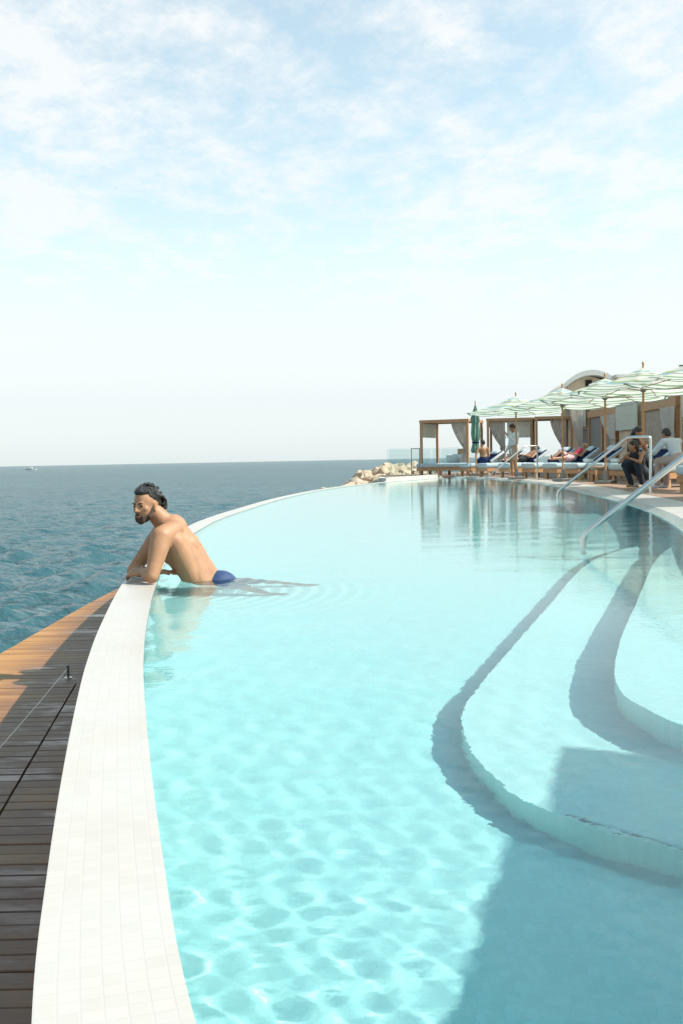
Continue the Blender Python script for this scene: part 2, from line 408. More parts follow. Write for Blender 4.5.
# steps: stacked platforms
def platform(name, pts, top, bottom, mat):
    cv = spline(pts, 10); mb = MB(); n = len(cv)
    # close on the landward side
    mb.v = [(p.x, p.y, top) for p in cv]+[(p.x, p.y, bottom) for p in cv]
    mb.f = [tuple(range(n))]+[(i, i+1, n+i+1, n+i) for i in range(n-1)]
    o = mb.build(name, mat); o['kind'] = 'structure'
    # nosing: rounded light bead along the edge
    return o, cv
B_, cB = platform('pool_step_lower', [(3.7, 9.9), (3.1, 9.7), (2.5, 9.0), (1.93, 7.9), (1.18, 5.8), (.66, 4.35), (.43, 3.65), (.44, 3.05), (.62, 2.66), (1.1, 2.28), (1.8, 1.8), (3.4, .4), (5.0, -1.4)], -.50, FL-.05, M_step)
C_, cC = platform('pool_step_upper', [(3.7, 9.5), (3.4, 9.4), (2.95, 8.9), (2.45, 7.8), (1.72, 5.8), (1.25, 4.5), (1.03, 3.75), (1.02, 3.4), (1.13, 3.1), (1.5, 2.8), (2.1, 2.3), (3.6, .8), (5.0, -1.0)], -.22, -.50, M_step)
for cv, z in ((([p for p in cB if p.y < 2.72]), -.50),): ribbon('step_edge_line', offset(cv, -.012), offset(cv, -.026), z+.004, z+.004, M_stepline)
for o in (floor, wl, wr_, wb, B_, C_): o.cycles.is_caustics_receiver = True

# infinity edge coping and basin wall
cop = ribbon('coping', outerL, innerL, 0, 0, M_coping)
ribbon('coping', offset(outerL, -.0), offset(outerL, 0), -.0, -.06, M_coping)
ribbon('coping', innerL, innerL, 0, -.06, M_coping)
ribbon('basin_wall', offset(outerL, .012), offset(outerL, .012), -.06, SEA_Z-.5, M_wallstone)
# far coping: sloped wet lip then flat kerb
ribbon('terrace_coping', rightC, offset(rightC, .16), -.02, .03, M_copwet)
ribbon('terrace_coping', offset(rightC, .16), deckC, .03, .045, M_coping)
ribbon('terrace_coping', rightC, rightC, -.02, -.08, M_copwet)

# ---------------------------------------------------------------- terrace on the right
def poly(name, pts, z, mat, thick=.0):
    mb = MB(); n = len(pts); mb.v = [(p[0], p[1], z) for p in pts]; mb.f = [tuple(range(n))]
    if thick:
        mb.v += [(p[0], p[1], z-thick) for p in pts]; mb.f += [(i, (i+1) % n, n+(i+1) % n, n+i) for i in range(n)]
    o = mb.build(name, mat); bm = bmesh.new(); bm.from_mesh(o.data); bmesh.ops.triangulate(bm, faces=[f for f in bm.faces if len(f.verts) > 4]); bm.to_mesh(o.data); bm.free()
    o['kind'] = 'structure'; return o
tp = [(p.x, p.y) for p in deckC]+[(4.3, 42.3), (3.0, 40.5), (2.0, 39.0), (1.9, 46), (4, 52), (30, 62), (40, 20), (30, -4), (8, -4)]
poly('terrace', tp, TER_Z, M_terrace, thick=.25)
# low kerb wall at the tip of the pool
t = thing('kerb_wall', 'low pale stone kerb closing the far tip of the pool below the glass screens', 'low wall', (0, 0, 0))
cvk = [p for p in outerL if p.y > 35.2]; mb = MB()
for a, b in zip(cvk[:-1], cvk[1:]):
    d = (b-a).normalized(); nrm = Vector((-d.y, d.x)); q = [a, b, b+nrm*.3, a+nrm*.3]
    mb.add([(p.x, p.y, z) for z in (-.3, .13) for p in q], [(0, 1, 2, 3), (4, 5, 6, 7), (0, 1, 5, 4), (2, 3, 7, 6), (0, 3, 7, 4), (1, 2, 6, 5)])
mb.build('wall_body', M_wallstone, t)
poly('terrace', [(1.55, 35.4), (4.1, 41.1), (4.3, 42.4), (1.9, 46.2), (1.45, 40)], .02, M_concrete, thick=3.6)

# ---------------------------------------------------------------- timber deck on the left
def deck():
    v = []; f = []; tone = []; wet_shade = []
    y = .2; pitch = .1
    def seam(yy): return lerp(-1.50, -1.82, (yy-4.24)/2.37) if yy < 6.75 else None
    while y < 13.6:
        x1 = float(xs_at(outerL, np.array([y]))[0])+.03; x0 = -2.76+(.12*max(0, (y-10)/3.6)**2)
        sm = seam(y); spans = [(x0, x1)]
        if sm is not None and x0 < sm < x1-.05: spans = [(x0, sm-.006), (sm+.006, x1)]
        for a, b in spans:
            s0 = -.135 if (sm is not None and a == sm+.006) else 0; s1 = -.135 if (sm is not None and b == sm-.006) else 0
            dz = random.uniform(-.0015, .0015); tn = random.random(); k = len(v)
            # a plank is cut in lengths so that wetness and painted shade can vary along it
            nseg = max(1, int((b-a)/.12)); z1 = DECK_Z+dz
            for i in range(nseg+1):
                x = lerp(a, b, i/nseg)
                for yy, zz in ((y+.004, DECK_Z-.03), (y+.004, z1-.003), (y+.007, z1), (y+pitch-.007, z1), (y+pitch-.004, z1-.003), (y+pitch-.004, DECK_Z-.03)):
                    v.append((x+(s0 if i == 0 else s1 if i == nseg else 0)*(yy-y), yy, zz)); tone.append(tn)
                    wall = float(xs_at(outerL, np.array([y]))[0]); d = (wall-.15)-x
                    wet_shade.append(max(0, min(1, 1-(d-.50)/.30)))
            for i in range(nseg):
                for j in range(5): f.append((k+i*6+j, k+i*6+j+1, k+i*6+j+7, k+i*6+j+6))
            f.append(tuple(k+j for j in range(6))); f.append(tuple(k+nseg*6+j for j in range(6)))
        y += pitch
    me = bpy.data.meshes.new('deck'); me.from_pydata(v, [], f); me.update(); me.materials.append(M_deck)
    bm = bmesh.new(); bm.from_mesh(me); bmesh.ops.recalc_face_normals(bm, faces=bm.faces[:]); bm.to_mesh(me); bm.free()
    a = me.attributes.new('tone', 'FLOAT', 'POINT'); a.data.foreach_set('value', tone)
    a = me.attributes.new('wet_shade', 'FLOAT', 'POINT'); a.data.foreach_set('value', wet_shade)
    o = bpy.data.objects.new('deck', me); C.objects.link(o); o['kind'] = 'structure'
deck()
mb = MB().box(-2.75, -2.66, .2, 13.5, DECK_Z-.28, DECK_Z-.035); 
for y in range(1, 14, 2): mb.box(-2.66, float(xs_at(outerL, np.array([y]))[0])-.02, y, y+.08, DECK_Z-.25, DECK_Z-.035)
mb.box(-2.66, -1.95, .2, 13.5, DECK_Z-.30, DECK_Z-.27)
o = mb.build('deck_frame', M_black); o['kind'] = 'structure'
# cable rail on short posts
t = thing('cable_post', 'short steel post on the damp, shaded wooden deck holding a taut thin cable', 'post', (-1.95, 6.99, DECK_Z)); t.scale = (.8, .8, .9)
MB().lathe([(0, 0), (.022, 0), (.022, .004), (.011, .006), (.011, .085), (.014, .09), (.014, .10), (0, .103)], 12).build('post_body', M_steel_dark, t, True)
MB().lathe([(0, .0), (.035, 0), (.035, .005), (0, .005)], 14).build('base_plate', M_steel, t, True)
t = thing('steel_cable', 'thin steel cable stretched low along the shaded wooden deck', 'cable', (-1.95, 6.99, DECK_Z+.07))
MB().tube([(0, 0, 0), (.09, -1.0, -.012), (.17, -1.95, -.02), (.42, -4.0, -.03), (.62, -5.5, -.03)], .0025, 6).build('wire', M_steel, t, True)

# ---------------------------------------------------------------- handrails
def handrail(label, foot, post, rot_bend=.42, r=.026, h=1.13):
    fx, fy = foot; px, py = post; d = Vector((px-fx, py-fy)); ln = d.length; d.normalize()
    t = thing('handrail', label, 'handrail', (fx, fy, -.5), 0, 'steel handrails at the pool steps')
    b = Vector((fx, fy))+d*(ln-rot_bend)
    def rel(x, y, z): return (x-fx, y-fy, z+.5)
    pts = [rel(fx, fy, -.5), rel(fx, fy, .06), rel(fx+d.x*.02, fy+d.y*.02, .11), rel(fx+d.x*.07, fy+d.y*.07, .16)]
    q = b-d*.06; pts += [rel(q.x, q.y, h-.05), rel(b.x, b.y, h-.008), rel(b.x+d.x*.05, b.y+d.y*.05, h), rel(px-d.x*.05, py-d.y*.05, h), rel(px-d.x*.012, py-d.y*.012, h-.012), rel(px, py, h-.05), rel(px, py, .04)]
    MB().tube(pts, r, 14).build('rail', M_steel, t, True)
    MB().lathe([(r, .02), (.055, .02), (.055, .0), (r, 0)], 18, (px-fx, py-fy, .5+.045)).build('flange', M_steel, t, True)
handrail('stainless steel pool handrail nearest the camera, its far end leaving the picture at the right', (2.11, 8.72), (3.72, 8.2))
handrail('middle steel pool handrail, bent over in front of the woman in black', (4.22, 19.48), (5.85, 18.9))
handrail('farthest steel pool handrail, in front of the man in the white shirt', (4.49, 31.15), (6.35, 32.3), .55)

# ---------------------------------------------------------------- figures
def V3(*a): return Vector(a)
def hand(mb, wrist, dirv, palmn, scale=1., curl=.9, side=1):
    d = Vector(dirv).normalized(); n = Vector(palmn); n = (n-d*n.dot(d)).normalized(); s = d.cross(n)*side; w = Vector(wrist)
    mb.cap(w, .026*scale, w+d*.075*scale, .036*scale, .5, n)
    for i, (off, ln) in enumerate(((-.030, .070), (-.010, .080), (.010, .076), (.029, .060))):
        p = w+d*.085*scale+s*off*scale; ll = ln*scale/3; dd = d.copy(); r = .0095*scale
        for k in range(3):
            q = p+dd*ll*1.15; mb.cap(p, r, q, r*.93, seg=10); p = q; r *= .93
            dd = (dd*math.cos(curl*.75)-n*math.sin(curl*.75)).normalized() if k < 2 else dd
    p = w+d*.02*scale-s*.022*scale; dd = (d*.6-s*.8-n*.15).normalized(); q = p+dd*.045*scale; mb.cap(p, .014*scale, q, .011*scale, seg=10)
    dd = (d*.9-s*.25-n*.4).normalized(); mb.cap(q, .011*scale, q+dd*.032*scale, .009*scale, seg=10)

def head_parts(c, fwd, up, k=1.):
    """returns transform placing a head built facing +Y, z up, centred between the ears"""
    f = Vector(fwd).normalized(); u = Vector(up); u = (u-f*u.dot(f)).normalized(); r = f.cross(u)
    m = Matrix((r, f, u)).transposed().to_4x4()
    return Matrix.Translation(Vector(c)) @ m @ Matrix.Scale(k, 4)
def add_head(mb, T, detail=True):
    m3 = T.to_3x3()
    def E(c, r): mb.ell(T @ Vector(c), r, m3)
    E((0, -.012, .035), (.076, .096, .088))        # skull
    E((0, .032, -.012), (.062, .064, .082))        # face
    E((0, .040, -.062), (.046, .048, .042))        # jaw
    E((0, .072, -.088), (.024, .020, .020))        # chin
    if detail:
        mb.cap(T @ Vector((-.030, .080, .030)), .010, T @ Vector((.030, .080, .030)), .010)     # brow
        mb.cap(T @ Vector((0, .088, .026)), .008, T @ Vector((0, .112, -.016)), .0125)           # nose
        E((-.013, .098, -.020), (.009, .010, .008)); E((.013, .098, -.020), (.009, .010, .008))
        E((-.040, .060, -.008), (.022, .020, .018)); E((.040, .060, -.008), (.022, .020, .018))  # cheekbones
        mb.cap(T @ Vector((-.016, .088, -.050)), .007, T @ Vector((.016, .088, -.050)), .007)
        mb.cap(T @ Vector((-.014, .087, -.061)), .008, T @ Vector((.014, .087, -.061)), .008)
    for s in (-1, 1):
        mb.cap(T @ Vector((s*.075, -.004, .018)), .013, T @ Vector((s*.073, .002, -.026)), .010, .5, m3 @ Vector((1, 0, 0)))

# -- the man leaning on the pool edge
def main_man():
    O = Vector((-.95, 6.9, -.9))
    t = thing('person', 'shirtless dark haired bearded man leaning on folded arms at the white pool edge', 'person', O)
    def W(x, y, z): return Vector((x, y, z))-O
    mb = MB()
    pel = W(-.945, 6.97, -.10); wst = W(-1.015, 6.95, .045); rib = W(-1.09, 6.93, .165); chs = W(-1.15, 6.90, .25); nb = W(-1.19, 6.90, .395)
    bk = Vector((.85, -.35, .42))
    mb.cap(pel, .155, wst, .142, .84, bk); mb.cap(wst, .142, rib, .158, .80, bk); mb.cap(rib, .158, chs, .165, .74, bk)
    ls = W(-1.215, 6.72, .305); rs = W(-1.25, 7.08, .35)
    mb.cap(chs, .165, W(-1.16, 6.90, .335), .115, .8, bk)
    mb.cap(W(-1.15, 6.83, .345), .070, ls, .074); mb.cap(W(-1.20, 6.99, .335), .066, rs, .068)
    mb.cap(W(-1.14, 6.79, .26), .078, W(-1.03, 6.85, .0), .078)
    mb.cap(W(-1.13, 6.97, .27), .085, W(-.98, 6.94, -.05), .11); mb.cap(W(-1.11, 6.86, .26), .08, W(-.99, 6.89, -.04), .105)
    hc = W(-1.335, 6.84, .51)
    mb.cap(W(-1.20, 6.90, .36), .078, W(-1.29, 6.87, .47), .060)
    mb.cap(W(-1.155, 6.88, .335), .070, W(-1.26, 6.88, .455), .048); mb.cap(W(-1.17, 6.90, .33), .09, W(-1.10, 6.91, .22), .12)
    # near arm : shoulder, elbow on coping, forearm across to the left
    le = W(-1.265, 6.60, .052)
    mb.cap(ls, .074, lerp(ls, le, .35), .066); mb.cap(lerp(ls, le, .3), .067, lerp(ls, le, .62), .057); mb.cap(lerp(ls, le, .55), .056, le, .046)
    lw = W(-1.34, 6.69, .072)
    mb.cap(le, .046, lerp(le, lw, .35), .049); mb.cap(lerp(le, lw, .35), .049, lw, .030)
    hand(mb, lw, (-.62, .42, -.05), (-.35, -.45, .8), 1.15, .95, -1)
    # far arm
    re = W(-1.485, 7.06, .045)
    mb.cap(rs, .070, lerp(rs, re, .4), .063); mb.cap(lerp(rs, re, .35), .062, re, .044)
    rw = W(-1.30, 6.88, .045)
    mb.cap(re, .040, lerp(re, rw, .35), .042); mb.cap(lerp(re, rw, .35), .042, rw, .027)
    hand(mb, rw, (.75, -.35, .12), (0, .1, 1), 1.0, .5, 1)
    # legs trailing under water
    for s, hx in ((-1, 6.88), (1, 7.07)):
        hp = W(-.83, hx, -.17); kn = W(-.62+.06*s, hx+.06*s, -.36); an = W(-.42+.10*s, hx+.12*s, -.58)
        mb.cap(hp, .092, kn, .058); mb.cap(kn, .056, lerp(kn, an, .3), .058); mb.cap(lerp(kn, an, .3), .058, an, .036)
        mb.cap(an, .036, an+Vector((.13, .02, -.06)), .026, .6, (0, 0, 1))
    T = head_parts(hc, (-.50, -.88, -.13), (-.06, -.05, 1), 1.02)
    add_head(mb, T)
    body = fused(mb, 'body', M_skin, t, .006, 10)
    # hair
    m3 = T.to_3x3(); hb = MB()
    def E(b, c, r): b.ell(T @ Vector(c), r, m3)
    E(hb, (0, -.030, .058), (.081, .092, .080)); E(hb, (0, -.060, .015), (.070, .058, .066)); E(hb, (0, .016, .102), (.060, .056, .034))
    for i in range(46):                                            # swept back wet strands ending in curls at the nape
        a = random.uniform(-1.25, 1.25); x = math.sin(a)*.078; y0 = .042-.05*abs(a); z0 = .125-.035*abs(a)**1.5
        p = [Vector((x*.8, y0, z0)), Vector((x*1.05, -.02, .132-.045*abs(a))), Vector((x*1.08, -.09, .085-.03*abs(a))), Vector((x*.85+random.uniform(-.01, .01), -.122, .02)), Vector((x*.8+random.uniform(-.02, .02), -.112+random.uniform(-.03, .01), -.030+random.uniform(-.025, .02)))]
        hb.tube([T @ q for q in p], [.007, .010, .010, .009, .006], 7)
    for i in range(70):
        th = random.uniform(0, 6.28); el = random.uniform(.15, 1.45); q = Vector((.080*math.cos(el)*math.cos(th), -.028+.094*math.cos(el)*math.sin(th), .058+.083*math.sin(el)))
        if q.y > .035 and q.z < .105: continue
        d1 = Vector((random.gauss(0, .4), -1, random.gauss(-.2, .3))).normalized()*.020
        hb.tube([T @ (q-d1), T @ (q*1.04+Vector((0, 0, .004))), T @ (q+d1)], [.003, .0075, .003], 6)
    for i in range(16):
        hb.ell(T @ Vector((random.uniform(-.05, .05), -.112+random.uniform(-.025, .012), -.035+random.uniform(-.03, .03))), (.016, .016, .018), m3, 10, 8)
    fused(hb, 'hair', M_hair, t, .0034, 0)
    bb = MB()
    E(bb, (0, .044, -.066), (.0495, .049, .039)); E(bb, (0, .074, -.089), (.027, .022, .023))
    for s in (-1, 1):
        bb.cap(T @ Vector((s*.066, .012, -.010)), .008, T @ Vector((s*.050, .042, -.062)), .019)
        bb.cap(T @ Vector((s*.006, .097, -.040)), .0065, T @ Vector((s*.028, .086, -.056)), .007)
        bb.cap(T @ Vector((s*.028, .084, -.056)), .009, T @ Vector((s*.024, .080, -.085)), .013)
    beard = fused(bb, 'beard', M_beard, t, .004, 1)
    MB().cap(T @ Vector((-.017, .0955, -.0535)), .0052, T @ Vector((.017, .0955, -.0535)), .0052).build('mouth', M_lip, t, True)
    for s in (-1, 1):
        MB().ell(T @ Vector((s*.029, .0825, .012)), (.0130, .008, .0060), m3).build('eye', M_eye, t, True)
        MB().cap(T @ Vector((s*.014, .0895, .029)), .0048, T @ Vector((s*.043, .0840, .033)), .0036).build('eyebrow', M_hair, t, True)
    # swim shorts
    sb = MB()
    sb.cap(W(-.90, 6.98, -.16), .170, W(-.875, 6.975, -.115), .166, .90, bk)
    for s, hx in ((-1, 6.88), (1, 7.07)):
        sb.cap(W(-.83, hx, -.16), .108, W(-.67+.05*s, hx+.03*s, -.33), .090)
    sb.ell(W(-.85, 6.96, -.085), (.14, .155, .105))
    fused(sb, 'swim_shorts', M_shorts, t, .010, 4)
    for p in kids(t): p.cycles.is_caustics_receiver = False
main_man()

def figure(label, loc, rz, pose, skin=None, hair=M_hair, clothes=(), name='person', hairlen=.0, extra=None):
    """far figure from a joint dictionary (metres, z up, faces -Y before rotation)"""
    skin = skin or M_skin_tan; t = thing(name, label, 'person', loc, rz); J = {k: Vector(v) for k, v in pose.items()}
    mb = MB(); side = (J['ls']-J['rs']).normalized(); ch = (J['ls']+J['rs'])/2; hip = J['hip']; spine = (ch-hip).normalized(); front = side.cross(spine).normalized()
    def torso(b, g, z0=0., z1=1.):
        a = lerp(hip, ch, z0); c = lerp(hip, ch, z1); m = lerp(a, c, .45)
        b.cap(a, .135+g, m, .122+g, .68, front, 12); b.cap(m, .122+g, lerp(a, c, .86), .150+g, .68, front, 12)
    def limb(b, A, B, r0, r1, g=0, cut=1.): b.cap(A, r0+g, lerp(A, B, cut), lerp(r0, r1, cut)+g, seg=10)
    torso(mb, 0); mb.cap(J['ls'], .055, J['rs'], .055)
    hd = J['head']; mb.cap(ch, .06, lerp(ch, hd, .7), .05)
    f = Vector(pose.get('look', (0, -1, -.2))); T = head_parts(hd, f, (0, 0, 1), 1.0); add_head(mb, T, True)
    for s in 'lr':
        limb(mb, J[s+'s'], J[s+'e'], .052, .040); limb(mb, J[s+'e'], J[s+'h'], .040, .026)
        hd_ = (J[s+'h']-J[s+'e']).normalized(); hand(mb, J[s+'h'], hd_, front if abs(hd_.dot(front)) < .9 else spine, 1., .5)
        hp = hip+side*(.09 if s == 'l' else -.09)
        limb(mb, hp, J[s+'k'], .085, .058); limb(mb, J[s+'k'], J[s+'f'], .056, .036)
        ft = Vector(pose.get(s+'t', (0, -1, 0))).normalized()
        mb.cap(J[s+'f']+Vector((0, 0, -.02)), .036, J[s+'f']+ft*.16+Vector((0, 0, -.035)), .028, seg=10)
    fused(mb, 'body', skin, t, .012, 4)
    hb = MB(); m3 = T.to_3x3(); hb.ell(T @ V3(0, -.020, .052), (.086, .100, .084), m3); hb.ell(T @ V3(0, -.055, .0), (.076, .070, .08), m3)
    if hairlen: hb.cap(T @ V3(0, -.09, .0), .06, T @ V3(0, -.10, -hairlen), .045)
    fused(hb, 'hair', hair, t, .012, 2)
    for c in clothes:
        cb = MB(); kind, mat = c[0], c[1]
        if kind in ('shirt', 'dress', 'top'):
            torso(cb, .022, -.12 if kind == 'shirt' else 0., .98); 
            if kind == 'shirt':
                cb.cap(J['ls'], .074, J['rs'], .074)
                for s in 'lr': limb(cb, J[s+'s'], J[s+'e'], .058, .050, .015); limb(cb, J[s+'e'], J[s+'h'], .050, .042, .008, c[2] if len(c) > 2 else .85)
            if kind == 'dress':
                cb.cap(lerp(hip, ch, .0), .17, lerp(hip, (J['lk']+J['rk'])/2, .9), .19, .85, front)
        if kind in ('shorts', 'trousers'):
            torso(cb, .02, -.1, .12); ct = .65 if kind == 'shorts' else 1.
            for s in 'lr':
                hp = hip+side*(.09 if s == 'l' else -.09); limb(cb, hp, J[s+'k'], .088, .068, .018, ct)
                if ct == 1.: limb(cb, J[s+'k'], J[s+'f'], .066, .05, .012, .95)
        if kind == 'shoes':
            for s in 'lr':
                sb = MB(); ft = Vector(pose.get(s+'t', (0, -1, 0))).normalized()
                sb.cap(J[s+'f']+Vector((0, 0, -.02)), .05, J[s+'f']+ft*.17+Vector((0, 0, -.035)), .042, seg=12)
                sb.build('shoe', mat, t, True)
            continue
        if kind == 'headscarf': continue
        fused(cb, {'shirt': 'shirt', 'dress': 'dress', 'top': 'swim_top', 'shorts': 'shorts', 'trousers': 'trousers'}[kind], mat, t, .013, 4)
    return t

STAND = dict(hip=(0, 0, .95), ls=(.19, .02, 1.42), rs=(-.19, .02, 1.42), head=(0, -.05, 1.63), le=(.26, .0, 1.14), lh=(.22, -.22, 1.22), re=(-.24, .02, 1.12), rh=(-.2, -.2, 1.3),
             lk=(.10, -.02, .50), lf=(.11, .03, .08), rk=(-.10, -.02, .50), rf=(-.12, .02, .08), look=(0, -1, -.5))
SIT = dict(hip=(0, .0, .62), ls=(.19, .03, 1.08), rs=(-.19, .03, 1.08), head=(0, -.04, 1.31), le=(.26, -.02, .80), lh=(.22, -.26, .74), re=(-.25, -.02, .80), rh=(-.18, -.28, .72),
           lk=(.12, -.44, .60), lf=(.12, -.46, .10), rk=(-.12, -.44, .60), rf=(-.12, -.46, .10), look=(0, -1, -.3))
LIE = dict(hip=(0, 0, .66), ls=(.19, .42, .88), rs=(-.19, .42, .88), head=(0, .56, 1.02), le=(.28, .16, .72), lh=(.12, -.06, .80), re=(-.28, .16, .72), rh=(-.10, -.02, .80),
           lk=(.10, -.44, .66), lf=(.10, -.88, .64), rk=(-.10, -.40, .86), rf=(-.10, -.74, .64), look=(0, -.8, .5), lt=(0, -.3, 1), rt=(0, -.9, .2))

# ---------------------------------------------------------------- sun beds
f_pts = spline([(3.2, 10.2), (5.9, 15.2), (6.45, 18.4), (6.95, 22), (7.25, 26), (7.2, 29), (6.75, 32.5), (6.0, 36.5), (5.0, 41)], 20)
def on_row(px):
    want = (px-341.5)/1000.; best = min(((abs(p.x/p.y-want), i) for i, p in enumerate(f_pts) if p.y > 15))
    i = best[1]; p = f_pts[i]; d = (f_pts[min(i+1, len(f_pts)-1)]-f_pts[i-1]).normalized(); return p, d
def make_bed(label):
    # local: foot end at y=0, head towards +Y, z=0 ground
    t = thing('sun_bed', label, 'sun bed', (0, 0, 0), 0, 'sun beds in a row along the terrace')
    MB().box(-.36, .36, .06, .10, .20, .33).box(-.36, .36, 1.86, 1.90, .20, .33).box(-.36, -.32, .10, 1.86, .20, .33).box(.32, .36, .10, 1.86, .20, .33).box(-.32, .32, .10, 1.86, .30, .32).build('frame', M_teak, t)
    for x in (-.34, .24):
        for y in (.12, 1.72): MB().box(x, x+.10, y, y+.08, 0, .198).build('leg', M_teak_pale, t)
    MB().rbox(-.37, .37, .0, 1.92, .335, .52, .07).build('mattress', M_mattress, t, True, 80)
    m = Matrix.Translation((0, 1.18, .50)) @ Matrix.Rotation(R(30), 4, 'X')
    b = MB().rbox(-.35, .35, 0, .80, .02, .12, .045, m).build('backrest', M_navy, t, True, 80)
    for x in (-.355, .315): MB().rbox(x, x+.04, .01, .80, .03, .128, .012, m, 2).build('piping', M_white, b, True, 80)
    m2 = Matrix.Translation((0, 1.18, .50)) @ Matrix.Rotation(R(30), 4, 'X')
    MB().rbox(-.24, .24, .50, .76, .125, .22, .045, m2).build('pillow', M_white, t, True, 80)
    return t
bed_px = [463, 482, 503, 528, 549, 571, 595, 617, 653, 688, 730]
bed_lab = ['leftmost sun bed, standing right beside the wide daybed', 'sun bed on which the shirtless man sits by the closed umbrella', 'sun bed where a tanned person reclines behind the standing man',
           'sun bed just right of the farthest handrail post', 'sun bed with the woman in red and pink', 'sun bed with navy backrest right of the woman in red', 'sun bed behind the sloping bar of the middle handrail',
           'empty sun bed left of the woman in black', 'sun bed on which the man in the pale blue shirt sits', 'sun bed at the right picture edge behind the nearest handrail', 'sun bed beyond the right picture edge']
bed0 = make_bed(bed_lab[0]); beds = []
for i, px in enumerate(bed_px):
    p, d = on_row(px) if px < 715 else (Vector((6.25, 16.9)), Vector((.3, 1)).normalized())
    ang = math.atan2(.42, .90)-R(90)+R(0)      # head points away from the water
    ang += R(random.uniform(-3, 3))
    z = TER_Z
    if i == 0: bed0.location = (p.x, p.y, z); bed0.rotation_euler = (0, 0, ang); b = bed0
    else: b = copy_tree(bed0, (p.x, p.y, z), ang, bed_lab[i])
    beds.append((p, ang))
def bedpt(i, lx, ly):
    p, a = beds[i]; return (p.x+lx*math.cos(a)-ly*math.sin(a), p.y+lx*math.sin(a)+ly*math.cos(a), TER_Z)

# ---------------------------------------------------------------- umbrellas
def make_umbrella(label, rad=1.72, sides=8, rim=2.2, apex=2.74, group='open striped umbrellas in a row'):
    t = thing('beach_umbrella', label, 'umbrella', (0, 0, 0), 0, group)
    def cone(r0, z0, r1, z1, v0, v1, name, sag=.06, rings=7):
        me = bpy.data.meshes.new(name); v = []; f = []; uv = []; sub = 6; n = sides*sub
        for i in range(rings+1):
            q = i/rings; r = lerp(r0, r1, q); z = lerp(z0, z1, q)-sag*math.sin(math.pi*q)
            for k in range(n):
                a0 = k//sub; fr = (k % sub)/sub; p0 = Vector((math.cos(2*math.pi*a0/sides), math.sin(2*math.pi*a0/sides))); p1 = Vector((math.cos(2*math.pi*(a0+1)/sides), math.sin(2*math.pi*(a0+1)/sides)))
                p = p0.lerp(p1, fr)*r; dip = -.10*q*r/1.5*math.sin(math.pi*fr)*(1-.5*q); p *= 1-.05*q*math.sin(math.pi*fr)
                v.append((p.x, p.y, z+dip)); uv.append((k/n, lerp(v0, v1, q)))
        for i in range(rings):
            for k in range(n): f.append((i*n+k, i*n+(k+1) % n, (i+1)*n+(k+1) % n, (i+1)*n+k))
        # short valance
        me.from_pydata(v, [], f); me.update(); u = me.uv_layers.new(name='UVMap')
        for lp in me.loops: u.data[lp.index].uv = uv[lp.vertex_index]
        me.materials.append(M_canopy); me.polygons.foreach_set('use_smooth', [True]*len(f))
        o = bpy.data.objects.new(name, me); C.objects.link(o); o.parent = t; return o
    cone(.30*rad/1.5, apex-.15, rad, rim, .22, 1., 'canopy', .03); cone(.02, apex, .38*rad/1.5, apex-.15, 0., .24, 'canopy_vent', .0, 3)
    MB().tube([(0, 0, .1), (0, 0, apex-.02)], .026, 12).build('pole', M_teak, t, True)
    MB().lathe([(0, apex+.15), (.018, apex+.14), (.035, apex+.10), (.018, apex+.06), (.026, apex+.03), (.02, apex-.02), (0, apex-.02)], 12).build('finial', M_teak, t, True)
    MB().lathe([(.027, rim-.02), (.06, rim-.01), (.065, rim+.06), (.055, rim+.12), (.027, rim+.13)], 12).build('hub', M_steel_dark, t, True)
    for k in range(sides):
        a = 2*math.pi*k/sides; c, s = math.cos(a), math.sin(a); b = MB()
        b.tube([(c*.04, s*.04, apex-.12), (c*rad*.55, s*rad*.55, lerp(apex-.16, rim, .5)-.08), (c*rad*.985, s*rad*.985, rim-.015)], .010, 6)
        b.tube([(c*.06, s*.06, rim+.03), (c*rad*.52, s*rad*.52, lerp(apex-.16, rim, .47)-.085)], .009, 6); b.build('rib', M_teak_pale, t, True)
    MB().rbox(-.22, .22, -.22, .22, 0, .08, .015).lathe([(.05, .08), (.05, .35), (.03, .36)], 12).build('base', M_steel_dark, t)
    return t
um = [(5.83, 33.2, 'open striped umbrella farthest along the row, over the standing man'), (6.57, 29.6, 'second striped umbrella from the far end, over the woman in red'),
      (6.93, 26.2, 'middle striped umbrella before the arched roof'), (7.02, 23.2, 'striped umbrella over the woman in black, its full pole in view'), (7.5, 20.3, 'nearest visible striped umbrella, cut by the right picture edge')]
u0 = make_umbrella(um[0][2])
for i, (x, y, lab) in enumerate(um):
    if i == 0: u0.location = (x, y, TER_Z); u0.rotation_euler = (0, 0, R(12))
    else: copy_tree(u0, (x, y, TER_Z), R(12+i*17 % 45), lab)
copy_tree(u0, (7.0, 15.6, TER_Z), R(10), 'striped umbrella out of view on the near terrace')
# unseen square parasol added on the near terrace to cast shade over the pool steps
pa = make_umbrella('large square parasol added out of view to shade the pool steps', 2.35, 4, 2.25, 2.95, group=None)
pa.location = (4.13, .68, TER_Z); pa.rotation_euler = (0, 0, math.atan2(.9, .4)+R(45))

